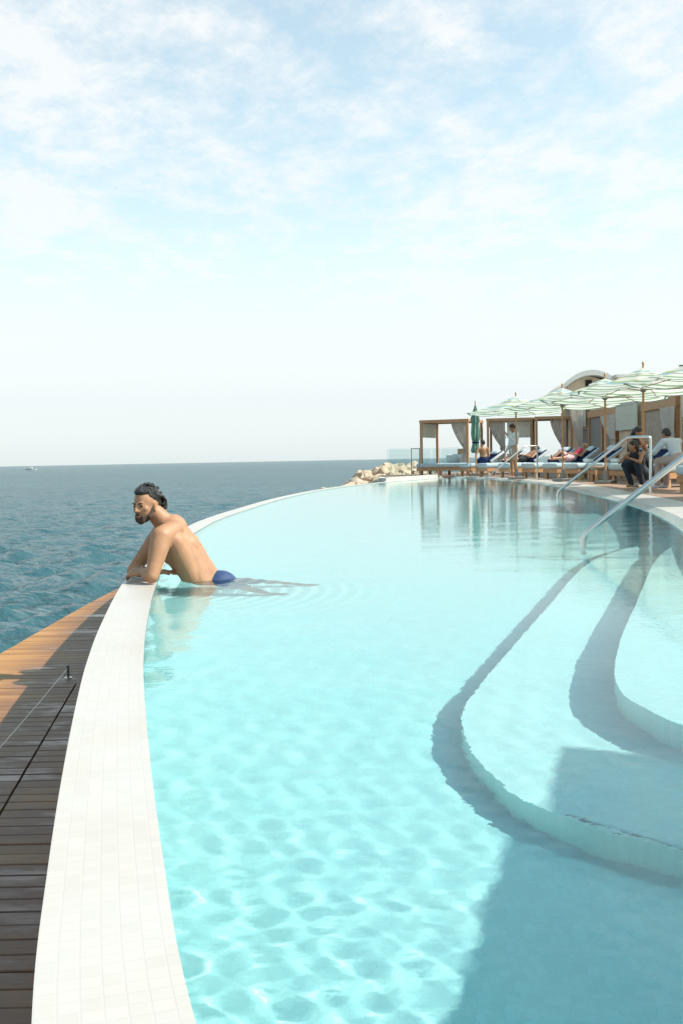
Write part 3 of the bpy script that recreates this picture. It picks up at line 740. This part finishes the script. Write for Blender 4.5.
# closed umbrella
t = thing('closed_umbrella', 'closed green and white striped umbrella left of the open ones', 'umbrella', (5.50, 40.7, TER_Z)); t.scale = (.85, .85, 1.1)
me_pro = [(.02, 2.62), (.06, 2.50), (.10, 2.38), (.17, 2.15), (.19, 2.02), (.155, 1.95), (.17, 1.8), (.19, 1.55), (.16, 1.35), (.12, 1.22), (.165, 1.05), (.19, .92), (.15, .85)]
mb = MB().lathe(me_pro, 48, fn=lambda a, i: 1+.22*math.cos(8*a+i*.3)+.06*math.cos(3*a+i))
me = mb.build('folded_canopy', basic('green_folded_canvas', (.12, .21, .15), .8, .8, 3.2), t, True, 80); u = me.data.uv_layers.new(name='UVMap')
for lp in me.data.loops:
    v = me.data.vertices[lp.vertex_index].co; u.data[lp.index].uv = (0, (2.62-v.z)*.55+.15*math.sin(3*math.atan2(v.y, v.x)))
MB().tube([(0, 0, .1), (0, 0, 2.66)], .026, 10).build('pole', M_teak, t, True)
MB().lathe([(0, 2.79), (.035, 2.73), (.02, 2.68), (.025, 2.62), (0, 2.62)], 12).build('finial', M_teak, t, True)
MB().lathe([(.165, 1.20), (.175, 1.23), (.165, 1.26)], 24).build('tie_band', M_navy, t, True)
MB().rbox(-.3, .3, -.3, .3, 0, .08, .015).build('base', M_steel_dark, t)

# ---------------------------------------------------------------- cabanas
def make_cabana(label, loc, rz, w=2.2, d=2.3, h=2.42):
    t = thing('timber_cabana', label, 'cabana', loc, rz, 'open timber cabanas behind the sun beds')
    for x in (0, w-.1):
        for y in (0, d-.1): MB().box(x, x+.1, y, y+.1, 0, h-.12).build('post', M_teak, t)
    for y in (-.01, d-.11): MB().box(-.02, w+.02, y, y+.12, h-.118, h).build('beam', M_teak, t)
    for x in (-.005, w-.105): MB().box(x, x+.11, .112, d-.112, h-.116, h-.002).build('beam', M_teak, t)
    MB().box(.12, w-.12, .13, d-.13, h-.06, h-.04).build('roof_cloth', M_white, t)
    return t
def curtain(label, a, b, z0, z1, tie, mat, side=1, group='gathered cabana curtains'):
    """hangs from a..b (xy) at z1, gathered towards b at height tie"""
    A = Vector((*a, 0)); B = Vector((*b, 0)); d = (B-A); w = d.length; d.normalize(); nrm = Vector((-d.y, d.x, 0))
    t = thing('curtain', label, 'curtain', (B.x, B.y, z0), 0, group); mb = MB(); nu, nv = 40, 22; org = Vector((B.x, B.y, z0))
    for j in range(nv+1):
        z = lerp(z1, z0, j/nv); g = max(0, (z1-z)/(z1-tie)) if z > tie else 1-.25*(tie-z)/(tie-z0+.01)
        wid = w*(1-.72*min(1, g)**1.6)
        for i in range(nu+1):
            u_ = i/nu; p = B-d*wid*(1-u_)+nrm*(.035*math.sin(u_*math.pi*14)+.012*math.sin(u_*33+j*.3)); mb.v.append(tuple(Vector((p.x, p.y, z))-org))
    for j in range(nv):
        for i in range(nu): k = j*(nu+1)+i; mb.f.append((k, k+1, k+nu+2, k+nu+1))
    mb.build('cloth', mat, t, True, 180)
    z = tie-z0; p = -d*w*.14
    MB().tube([(p.x+math.cos(q)*w*.17*d.x+nrm.x*.07*math.sin(q), p.y+math.cos(q)*w*.17*d.y+nrm.y*.07*math.sin(q), z) for q in [k*math.pi/6 for k in range(13)]], .02, 6).build('tie_back', mat, t, True)
    return t
def blind(label, a, b, z0, z1, mat=None):
    A = Vector((*a, 0)); B = Vector((*b, 0)); d = (B-A); w = d.length; rz = math.atan2(d.y, d.x)
    t = thing('roller_blind', label, 'blind', (A.x, A.y, z0), rz, 'grey roller blinds hung on the cabanas')
    MB().box(0, w, -.006, .006, .02, z1-z0).build('screen', mat or M_greyblind, t)
    MB().tube([(0, 0, .015), (w, 0, .015)], .016, 8).build('bottom_bar', M_white, t, True)
    MB().tube([(0, 0, z1-z0), (w, 0, z1-z0)], .035, 8).build('roller', M_white, t, True)
    return t
c1 = make_cabana('timber cabana standing alone nearest the sea, around a daybed', (3.50, 44.0, TER_Z), R(-24))
def loc_pt(loc, rz, x, y): return (loc[0]+x*math.cos(rz)-y*math.sin(rz), loc[1]+x*math.sin(rz)+y*math.cos(rz))
q = lambda x, y: loc_pt((3.5, 44.0), R(-24), x, y)
curtain('pale grey curtain tied at the right post of the cabana nearest the sea', q(1.35, .25), q(2.14, .2), .55, 2.38, 1.2, M_greycurt)
blind('small grey blind half lowered on the left side of the sea end cabana', q(.05, .2), q(.05, 2.1), 1.72, 2.34)
c2 = make_cabana('timber cabana behind the standing man in the white shirt', (6.35, 43.4, TER_Z), R(-12), 1.95, 2.3)
q2 = lambda x, y: loc_pt((6.35, 43.4), R(-12), x, y)
curtain('dark grey curtain sweeping to the post left of the standing man', q2(.05, .2), q2(.78, .2), .6, 2.36, 1.25, M_greycurt)
blind('grey blind behind the head of the standing man', q2(.86, .25), q2(1.85, .25), 1.62, 2.34)
c3 = make_cabana('timber cabana open to the sky right of the standing man', (8.22, 42.2, TER_Z), R(-8), 1.55, 2.3)
q3 = lambda x, y: loc_pt((8.22, 42.2), R(-8), x, y)
curtain('beige curtain gathered above the woman in red', q3(.62, .2), q3(1.28, .2), .6, 2.36, 1.2, M_curtain)
curtain('long cream curtain knotted beside the wall right of the woman in red', (8.85, 38.6), (9.25, 38.2), .35, 2.75, 1.1, M_curtain)

# daybed in the first cabana
t = thing('daybed', 'wide low daybed with grey mattress beneath the sea end cabana', 'daybed', (*q(-.05, -.35), TER_Z), R(-24))
MB().box(0, 2.2, 0, 1.5, .2, .33).build('frame', M_teak, t)
for x in (.1, 1.0, 2.0):
    for y in (.06, 1.34): MB().box(x, x+.1, y, y+.1, 0, .198).build('leg', M_teak_pale, t)
MB().rbox(-.02, 2.22, -.03, 1.53, .335, .53, .07).build('mattress', M_mattress, t, True, 80)
for x, r_ in ((1.35, 20), (1.75, 34)):
    MB().rbox(-.28, .28, -.1, .1, -.2, .2, .08, Matrix.Translation((x, .95, .72)) @ Matrix.Rotation(R(r_), 4, 'X')).build('pillow', M_white, t, True, 80)
MB().box(1.5, 1.85, 1.2, 1.28, .55, 1.15).build('wooden_headboard', M_teak_pale, t)

# ---------------------------------------------------------------- building
bd = thing('beach_club_building', 'cream beach club building with a wave shaped arched roof behind the umbrellas', 'building', (10.4, 40, 0))
bx, by = 10.4, 40
def P(x0, x1, y0, y1, z0, z1, name, mat): return MB().box(x0-bx, x1-bx, y0-by, y1-by, z0, z1).build(name, mat, bd)
P(10.4, 16, 24, 47.2, 0, 3.05, 'wall', M_render)
P(10.1, 16.2, 23.9, 47.3, 3.053, 3.22, 'roof_slab', M_concrete)
P(12.0, 19, 43.2, 47.0, 3.22, 4.12, 'upper_wall', M_render)
P(11.9, 19.2, 43.1, 47.1, 4.123, 4.24, 'upper_roof', M_concrete)
# wave roof : profile in x,z extruded along y
prof = [(8.75, 3.44), (9.1, 3.40), (9.5, 3.52), (9.9, 3.84), (10.3, 4.22), (10.7, 4.50), (11.1, 4.66), (11.5, 4.70), (11.9, 4.62), (12.3, 4.42), (12.7, 4.1), (13.0, 3.8)]
pp = [(p.x, p.y) for p in spline(prof, 5)]; n = len(pp); mb = MB()
for y in (43.6, 46.5):
    for dz in (0, -.22):
        for x, z in pp: mb.v.append(((x-.45)*y/43.6-bx, y-by, z+dz-.2))
for i in range(n-1):
    mb.f += [(i, i+1, 2*n+i+1, 2*n+i), (n+i, n+i+1, 3*n+i+1, 3*n+i), (i, i+1, n+i+1, n+i), (2*n+i, 2*n+i+1, 3*n+i+1, 3*n+i)]
mb.f += [(0, n, 3*n, 2*n), (n-1, 2*n-1, 4*n-1, 3*n-1)]
mb.build('arched_roof', M_concrete, bd, True, 50)
mb = MB(); qq = [(x-.45, z-.424) for x, z in pp if 9.5 <= x <= 12.9]; m_ = len(qq)
for y in (44.5, 47.0):
    for x, z in qq: mb.v.append((x-bx, y-by, z))
    for x, z in qq: mb.v.append((x-bx, y-by, 3.0))
for i in range(m_-1):
    for k in (0, 2*m_): mb.f.append((k+i, k+i+1, k+m_+i+1, k+m_+i))
    mb.f.append((i, i+1, 2*m_+i+1, 2*m_+i))
mb.build('gable_wall', M_render, bd)
P(10.9, 11.17, 44.4, 44.497, 3.75, 4.12, 'gable_opening', M_dark)
def door(y0, y1, h, slat, lintel=.28, curtain_side=None):
    f = MB(); x = 10.4-bx
    f.box(x-.12, x-.003, y0-by, y0+.16-by, .05, h).box(x-.12, x-.003, y1-.16-by, y1-by, .05, h).box(x-.14, x-.003, y0-by-.05, y1+.05-by, h+.002, h+lintel)
    fo = f.build('door', M_teak, bd)
    MB().box(x-.05, x-.005, y0+.163-by, y1-.163-by, .06, h-.002).build('door_panel', slat, fo)
    if slat is M_greywall: MB().box(x-.11, x-.052, (y0+y1)/2-by-.09, (y0+y1)/2-by+.09, .06, h-.003).build('door_post', M_teak, fo)
    return fo
door(37.4, 41.6, 2.33, M_greywall); door(30.7, 34.2, 2.25, M_weave, .32)
# wall panels between the doors
for y0, y1, z1, mat, nm in ((34.5, 37.1, 1.66, M_panel, 'peach_wall_panel'), (41.9, 43.2, 1.9, M_greywall, 'slatted_wall_panel'), (28.6, 30.3, 1.9, M_teak, 'timber_wall_panel')):
    P(10.33, 10.397, y0, y1, .06, z1, nm, mat)
blind('grey blind on the wall between the long cream curtain and the slatted door', (10.22, 41.7), (10.25, 45.4), 2.0, 2.93)
blind('large grey blind on the wall above the woman in black', (10.2, 34.4), (10.2, 37.1), 1.68, 2.58)
curtain('cream curtain swept aside across the slatted door', (10.2, 39.3), (10.2, 37.2), .6, 2.32, 1.4, M_curtain)
curtain('thin white curtain at the right side of the woven door', (10.2, 32.0), (10.2, 30.6), .3, 2.25, .9, M_curtain)

# ---------------------------------------------------------------- glass balustrade
def glass(label, a, b, h=1.18, framed=False):
    A = Vector((*a, 0)); d = Vector((*b, 0))-A; w = d.length; rz = math.atan2(d.y, d.x)
    t = thing('glass_panel', label, 'glass screen', (A.x, A.y, .06), rz, 'clear glass screens at the tip of the pool')
    MB().box(.03, w-.03, -.006, .006, .04, h).build('pane', M_glassp, t)
    if framed:
        for x in (0, w-.035): MB().box(x, x+.035, -.02, .02, 0, h).build('frame_post', M_steel_dark, t)
        MB().box(.036, w-.036, -.02, .02, h-.035, h-.0).build('frame_top', M_steel_dark, t)
    else:
        for x in (.12, w-.2): MB().box(x, x+.07, -.03, .03, 0, .12).build('clamp', M_steel, t)
gp = [((2.02, 42.0), (2.92, 42.1)), ((2.96, 42.1), (3.34, 42.1)), ((3.37, 42.1), (4.2, 41.9)), ((4.22, 41.9), (4.9, 41.3))]
gl = ['leftmost clear glass screen above the rocks', 'narrow glass screen in a dark metal frame', 'clear glass screen before the daybed left part', 'clear glass screen before the daybed pillows']
for (a, b), lab, fr in zip(gp, gl, (False, True, False, False)): glass(lab, a, b, framed=fr)
glass('tall back glass screen at the sea side of the terrace behind the cabana', (4.4, 48), (7.0, 49.5))
glass('back glass screen at the sea side of the terrace behind the glass gate', (2.1, 46), (4.3, 48))

# ---------------------------------------------------------------- rocks
def rock(label, loc, size, seed):
    rng = random.Random(seed); bm = bmesh.new(); bmesh.ops.create_icosphere(bm, subdivisions=4, radius=1)
    from mathutils import noise
    cuts = [(Vector((rng.gauss(0, 1), rng.gauss(0, 1), rng.gauss(0, 1))).normalized(), rng.uniform(.55, .85)) for _ in range(16)]
    off = Vector((rng.uniform(-50, 50),)*3)
    for v in bm.verts:
        p = v.co.copy()
        for nrm, dd in cuts:
            k = p.dot(nrm)
            if k > dd: p -= nrm*(k-dd)*.92
        p *= 1+.28*noise.fractal(p*1.9+off, .7, 2.1, 5)+.09*noise.noise(p*6+off)
        v.co = Vector((p.x*size[0], p.y*size[1], p.z*size[2]))
    me = bpy.data.meshes.new('rock'); bm.to_mesh(me); bm.free(); me.materials.append(M_rock)
    me.polygons.foreach_set('use_smooth', [True]*len(me.polygons)); me.set_sharp_from_angle(angle=R(28))
    o = bpy.data.objects.new('rock', me); C.objects.link(o); o.location = loc; o.rotation_euler = (0, 0, rng.uniform(0, 6)); tag(o, label, 'rock', 'boulders beyond the pool')
rk = [(1.95, 48.5, -.15, 1.15, .75, 'highest orange boulder against the glass screen'), (.65, 47.0, -.75, 1.25, .85, 'broad lit boulder left of the terrace edge'), (1.35, 46.0, -.85, 1.0, .8, 'rounded boulder with a dark cleft beside the terrace edge'),
      (-.45, 46.5, -1.15, 1.0, .6, 'low boulder in the middle of the rock spit'), (-1.3, 47.5, -1.55, 1.2, .7, 'long flat boulder on the rock spit'), (-2.4, 46.5, -1.9, 1.1, .55, 'small boulder near the outer end of the rock spit'),
      (-3.3, 47.5, -2.5, 1.2, .6, 'outermost boulder ending the spit in the sea'), (2.7, 49.5, .0, 1.0, .6, 'boulder seen through the leftmost glass screen'), (3.7, 50.5, .1, 1.1, .55, 'boulder seen through the framed glass'),
      (1.0, 49.6, -.7, 1.3, .9, 'boulder at the back of the pile'), (-.3, 49, -1.5, 1.6, 1.0, 'large half hidden boulder behind the flat ones'), (-1.6, 45.6, -2.2, 1.4, .9, 'boulder low at the water below the coping'),
      (.4, 44.8, -1.7, 1.3, 1.0, 'boulder mostly hidden behind the coping'), (1.2, 44.2, -1.5, 1.2, 1.1, 'boulder wedged under the terrace edge'), (2.9, 48.0, -.9, 1.6, 1.0, 'boulder below the glass screens')]
for i, (x, y, z, s, h, lab) in enumerate(rk): rock(lab, (x, y, z), (s, s*.8, h), i+3)
mb = MB().ell((0, 0, 0), (6, 4.5, 1.6)); o = mb.build('rocky_ground', M_rock, None, True, 180); o.location = (1.5, 49, -3.2); o['kind'] = 'structure'

# bushes behind the cabanas
def bush(label, loc, r, h, n=420, fl=60):
    t = thing('shrub', label, 'shrub', loc, 0); a = MB(); b = MB()
    for mbx, cnt, sz in ((a, n, .09), (b, fl, .06)):
        for _ in range(cnt):
            th = random.uniform(0, 6.28); ph = random.uniform(0, 1); rr = random.uniform(.55, 1)**.5
            c = Vector((math.cos(th)*r*rr*(1-.4*ph), math.sin(th)*r*rr*(1-.4*ph), h*ph*rr+.1)); e1 = Vector([random.gauss(0, 1) for _ in range(3)]).normalized(); e2 = e1.orthogonal().normalized()
            mbx.add([c-e1*sz, c+e2*sz*.5, c+e1*sz, c-e2*sz*.5], [(0, 1, 2, 3)])
    a.build('foliage', M_leaf, t)
    if fl: b.build('blossoms', M_flower, t)
    s = MB()
    for k in range(5): s.tube([(0, 0, 0), (math.cos(k*1.3)*r*.4, math.sin(k*1.3)*r*.4, h*.8)], .02, 5)
    s.build('stem', M_teak, t)
bush('green shrub with coral blossoms beyond the seated shirtless man', (7.2, 47.6, TER_Z), .8, 1.0)
bush('low green shrub left of the standing man behind the sun beds', (8.0, 47.0, TER_Z), .6, .8, 300, 20)

# ---------------------------------------------------------------- people on the terrace
def look_from(deg): return R(deg)
# seated shirtless man, back to us
p = bedpt(1, -.22, .22)
S1 = dict(SIT); S1.update(le=(.30, .12, .82), lh=(.30, .16, .60), look=(.5, -.8, -.2))
figure('shirtless man with dark hair sitting on the sun bed beside the closed umbrella', (p[0]+.0, p[1], TER_Z), R(185), S1, skin=M_skin, clothes=(('shorts', M_navy),))
p = bedpt(2, -.1, 1.0); figure('tanned person in dark swimwear reclining left of the standing man', (p[0], p[1], TER_Z), beds[2][1], LIE, clothes=(('shorts', M_black),))
ST = dict(STAND); ST.update(look=(0, -1, -.6), lh=(.10, -.26, 1.38), le=(.26, -.06, 1.13), rh=(-.22, -.12, .92))
tman = figure('standing man in an open white shirt looking down at the phone in his hand', (5.95, 34.4, TER_Z), R(-68), ST, clothes=(('shirt', M_shirt), ('shorts', M_beige))); tman.scale = (1.07,)*3
ph = thing('phone', 'small white phone held by the standing man', 'phone', (5.95, 34.4, TER_Z), R(-68)); MB().rbox(.05, .12, -.38, -.365, 1.36, 1.50, .005, seg=2).build('case', M_white, ph)
p = bedpt(4, -.05, 1.0); figure('woman in a red top and pink wrap lying back on her sun bed', (p[0], p[1], TER_Z+.02), beds[4][1], LIE, hairlen=.12, hair=M_teak, clothes=(('top', M_red), ('shorts', M_pink)))
# woman in black, standing and bent over the second person
WB = dict(SIT); WB.update(ls=(.17, -.10, 1.06), rs=(-.17, -.10, 1.06), head=(0, -.20, 1.24), le=(.24, -.24, .84), lh=(.02, -.42, .90), re=(-.24, -.22, .84), rh=(-.02, -.44, .98), look=(.2, -1, -.5))
figure('woman in a loose black dress with folded tanned arms beside the middle handrail', (6.55, 22.6, TER_Z), R(35), WB, hairlen=.22, clothes=(('dress', M_black), ('trousers', M_navytr)))
WC = dict(hip=(0, .1, .34), ls=(.17, -.16, .76), rs=(-.17, -.16, .76), head=(0, -.26, .93), le=(.26, -.38, .58), lh=(.12, -.52, .66), re=(-.26, -.38, .58), rh=(-.12, -.52, .60), lk=(.16, -.32, .52), lf=(.14, -.10, .09), rk=(-.16, -.32, .52), rf=(-.14, -.10, .09), look=(-.5, -1, -.2))
figure('dark haired crouching person with bare tanned arms just in front of the woman in black', (6.60, 22.1, TER_Z), R(-50), WC, hairlen=.12, clothes=(('top', M_black), ('trousers', M_navytr),))
MS = dict(SIT); MS.update(hip=(0, .02, .62), ls=(.21, -.20, 1.0), rs=(-.21, -.20, 1.0), head=(0, -.34, 1.15), le=(.32, -.36, .78), lh=(.20, -.58, .74), re=(-.32, -.34, .78), rh=(-.24, -.58, .70), look=(0, -1, -.5))
figure('dark haired man in a pale blue shirt bending forward on a sun bed', (6.92, 20.5, TER_Z), R(207), MS, clothes=(('shirt', M_blueshirt, .95), ('trousers', M_beige), ('shoes', M_white)))

# small things on the beds
def towel(label, i, lx, ly, z, s=(.3, .2, .12), mat=None):
    p = bedpt(i, lx, ly); t = thing('towel', label, 'towel', (p[0], p[1], TER_Z+z), beds[i][1]); MB().rbox(-s[0]/2, s[0]/2, -s[1]/2, s[1]/2, 0, s[2], .04).build('folded_cloth', mat or M_towel, t, True, 80)
towel('white folded towel on the bed right of the woman in red', 5, .0, .7, .522); towel('blue and white folded towel on the bed behind the middle handrail', 6, .05, .72, .522)
towel('yellow green cushion on the empty bed left of the woman in black', 7, .08, .80, .522, (.4, .25, .2), basic('lime_fabric', (.35, .36, .12), .8))
# small side tables
tb = thing('side_table', 'small teak side table between the two sun beds beside the woman in red', 'side table', (7.25, 28.3, TER_Z), .4)
MB().rbox(-.22, .22, -.22, .22, .40, .43, .008, seg=2).build('table_top', M_teak, tb)
for x in (-.18, .14):
    for y in (-.18, .14): MB().box(x, x+.04, y, y+.04, 0, .398).build('leg', M_teak_pale, tb)

# ---------------------------------------------------------------- boat far out
bt = thing('motor_boat', 'tiny white motor boat far out near the horizon at the left', 'boat', (-297, 960, SEA_Z), R(8))
mb = MB(); hull = [(-5, 1.5), (-4.8, 1.8), (0, 1.9), (4, 1.1), (6, 0)]
for z, k in ((-.3, .7), (1.3, 1.)):
    for x, w in hull: mb.v += [(x*(.92 if z < 0 else 1), w*k, z), (x*(.92 if z < 0 else 1), -w*k, z)]
nn = len(hull)*2
for i in range(0, nn-2, 2): mb.f += [(i, i+2, i+2+nn, i+nn), (i+1, i+3, i+3+nn, i+1+nn), (i+nn, i+2+nn, i+3+nn, i+1+nn)]
mb.f += [(0, 1, 1+nn, nn)]; mb.build('hull', M_white, bt)
MB().rbox(-3, 1.5, -1.2, 1.2, 1.302, 2.6, .25).build('cabin', M_white, bt, True)
MB().box(-2.6, 1.2, -1.22, 1.22, 1.8, 2.2).build('cabin_window', M_dark, bt)
MB().box(-3.6, .4, -1.3, 1.3, 3.3, 3.4).box(-3.4, -3.3, -1.1, 1.1, 1.3, 3.3).build('canopy', M_white, bt)

# ---------------------------------------------------------------- light
EL, AZ = R(45), (0.985, -0.15)
sd = Vector((AZ[0]*math.cos(EL), AZ[1]*math.cos(EL), math.sin(EL))).normalized()
sun = bpy.data.lights.new('sun', 'SUN'); sun.energy = 4.3; sun.angle = R(.55); sun.color = (1, .955, .89)
so = bpy.data.objects.new('sun', sun); C.objects.link(so); so.rotation_euler = sd.to_track_quat('Z', 'Y').to_euler(); so.location = (20, 5, 20)
sun.cycles.is_caustics_light = True
w = bpy.data.worlds.new('World'); S.world = w; w.use_nodes = True; n = w.node_tree; n.nodes.clear()
out = N(n, 'ShaderNodeOutputWorld'); bg = N(n, 'ShaderNodeBackground'); bg.inputs[1].default_value = .12
sky = N(n, 'ShaderNodeTexSky', sky_type='NISHITA'); sky.sun_disc = False; sky.sun_elevation = EL; sky.sun_rotation = math.atan2(AZ[0], AZ[1]); sky.dust_density = 1.2; sky.air_density = 1.0; sky.ozone_density = 1.5
tc = N(n, 'ShaderNodeTexCoord'); sp = N(n, 'ShaderNodeSeparateXYZ'); L(n, tc.outputs['Generated'], sp.inputs[0])
zz = N(n, 'ShaderNodeMath', operation='MAXIMUM', i_1=0.0); L(n, sp.outputs[2], zz.inputs[0])
za = N(n, 'ShaderNodeMath', operation='ADD', i_1=.12); L(n, zz.outputs[0], za.inputs[0])
dx = N(n, 'ShaderNodeMath', operation='DIVIDE'); dy = N(n, 'ShaderNodeMath', operation='DIVIDE')
L(n, sp.outputs[0], dx.inputs[0]); L(n, za.outputs[0], dx.inputs[1]); L(n, sp.outputs[1], dy.inputs[0]); L(n, za.outputs[0], dy.inputs[1])
cb = N(n, 'ShaderNodeCombineXYZ'); L(n, dx.outputs[0], cb.inputs[0]); L(n, dy.outputs[0], cb.inputs[1])
mp = N(n, 'ShaderNodeMapping'); mp.inputs['Rotation'].default_value = (0, 0, R(35)); mp.inputs['Scale'].default_value = (1.0, .8, 1); L(n, cb.outputs[0], mp.inputs[0])
big = N(n, 'ShaderNodeTexNoise', i_Scale=1.3, i_Detail=3.0, i_Roughness=.5, i_Distortion=.6); L(n, mp.outputs[0], big.inputs['Vector'])
fine = N(n, 'ShaderNodeTexNoise', i_Scale=6.5, i_Detail=9.0, i_Roughness=.68, i_Distortion=.12); L(n, mp.outputs[0], fine.inputs['Vector'])
mixn = N(n, 'ShaderNodeMath', operation='MULTIPLY_ADD', i_1=.65); L(n, fine.outputs[0], mixn.inputs[0])
hb_ = N(n, 'ShaderNodeMath', operation='MULTIPLY', i_1=.45); L(n, big.outputs[0], hb_.inputs[0]); L(n, hb_.outputs[0], mixn.inputs[2])
cr = ramp(n, mixn.outputs[0], [(.44, (.26, .26, .26)), (.52, (.48, .48, .48)), (.63, (.92, .92, .92))])
# horizon veil
hv = ramp(n, zz.outputs[0], [(0, (.86, .86, .86)), (.06, (.95, .95, .95)), (.13, (.80, .80, .80)), (.22, (.42, .42, .42)), (.34, (.05, .05, .05))])
mxf = N(n, 'ShaderNodeMath', operation='MAXIMUM'); L(n, cr.outputs[0], mxf.inputs[0]); L(n, hv.outputs[0], mxf.inputs[1])
cm = N(n, 'ShaderNodeMix', data_type='RGBA'); fade = ramp(n, zz.outputs[0], [(.46, (1, 1, 1)), (.70, (.15, .15, .15))]); mf = N(n, 'ShaderNodeMath', operation='MULTIPLY'); L(n, mxf.outputs[0], mf.inputs[0]); L(n, fade.outputs[0], mf.inputs[1]); L(n, mf.outputs[0], cm.inputs[0])
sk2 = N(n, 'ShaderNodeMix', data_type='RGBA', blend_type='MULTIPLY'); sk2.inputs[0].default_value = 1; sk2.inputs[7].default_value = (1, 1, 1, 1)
tr = ramp(n, zz.outputs[0], [(.40, (.95, .99, .77)), (.75, (.36, .95, .88))]); tg = N(n, 'ShaderNodeVectorMath', operation='SCALE'); tg.inputs['Scale'].default_value = 1.65; L(n, tr.outputs[0], tg.inputs[0]); L(n, tg.outputs[0], sk2.inputs[7])  # unseen overhead sky tinted cyan-green, adding teal to the shaded areas
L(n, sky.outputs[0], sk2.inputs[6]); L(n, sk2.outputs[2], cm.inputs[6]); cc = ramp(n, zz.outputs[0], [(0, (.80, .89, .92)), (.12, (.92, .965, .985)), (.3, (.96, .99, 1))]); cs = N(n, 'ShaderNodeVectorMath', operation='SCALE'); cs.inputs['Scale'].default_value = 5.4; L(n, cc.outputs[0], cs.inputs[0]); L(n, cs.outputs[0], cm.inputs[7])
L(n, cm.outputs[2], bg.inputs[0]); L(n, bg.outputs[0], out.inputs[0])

# ---------------------------------------------------------------- camera
f = 1000.; p_ = math.atan(52/f); r_ = math.atan(7/370)
F = Vector((0, math.cos(p_), -math.sin(p_))); U = Vector((0, math.sin(p_), math.cos(p_))); Rt = Vector((1, 0, 0))
c, s = math.cos(r_), math.sin(r_); R2 = Rt*c-U*s; U2 = Rt*s+U*c
cam = bpy.data.cameras.new('camera'); co = bpy.data.objects.new('camera', cam); C.objects.link(co)
m = Matrix((R2, U2, -F)).transposed().to_4x4(); m.translation = Vector((0, 0, .8)); co.matrix_world = m
cam.sensor_fit = 'VERTICAL'; cam.sensor_height = 36; cam.lens = 36*f/1024; cam.clip_start = .05; cam.clip_end = 2e5
S.camera = co
vs = S.view_settings; vs.view_transform = 'Standard'; vs.look = 'None'; vs.exposure = .64; vs.gamma = 1
cy = S.cycles; cy.max_bounces = 10; cy.diffuse_bounces = 3; cy.glossy_bounces = 4; cy.transmission_bounces = 8; cy.transparent_max_bounces = 16
cy.caustics_refractive = True; cy.caustics_reflective = False; cy.sample_clamp_indirect = 8; cy.use_denoising = True
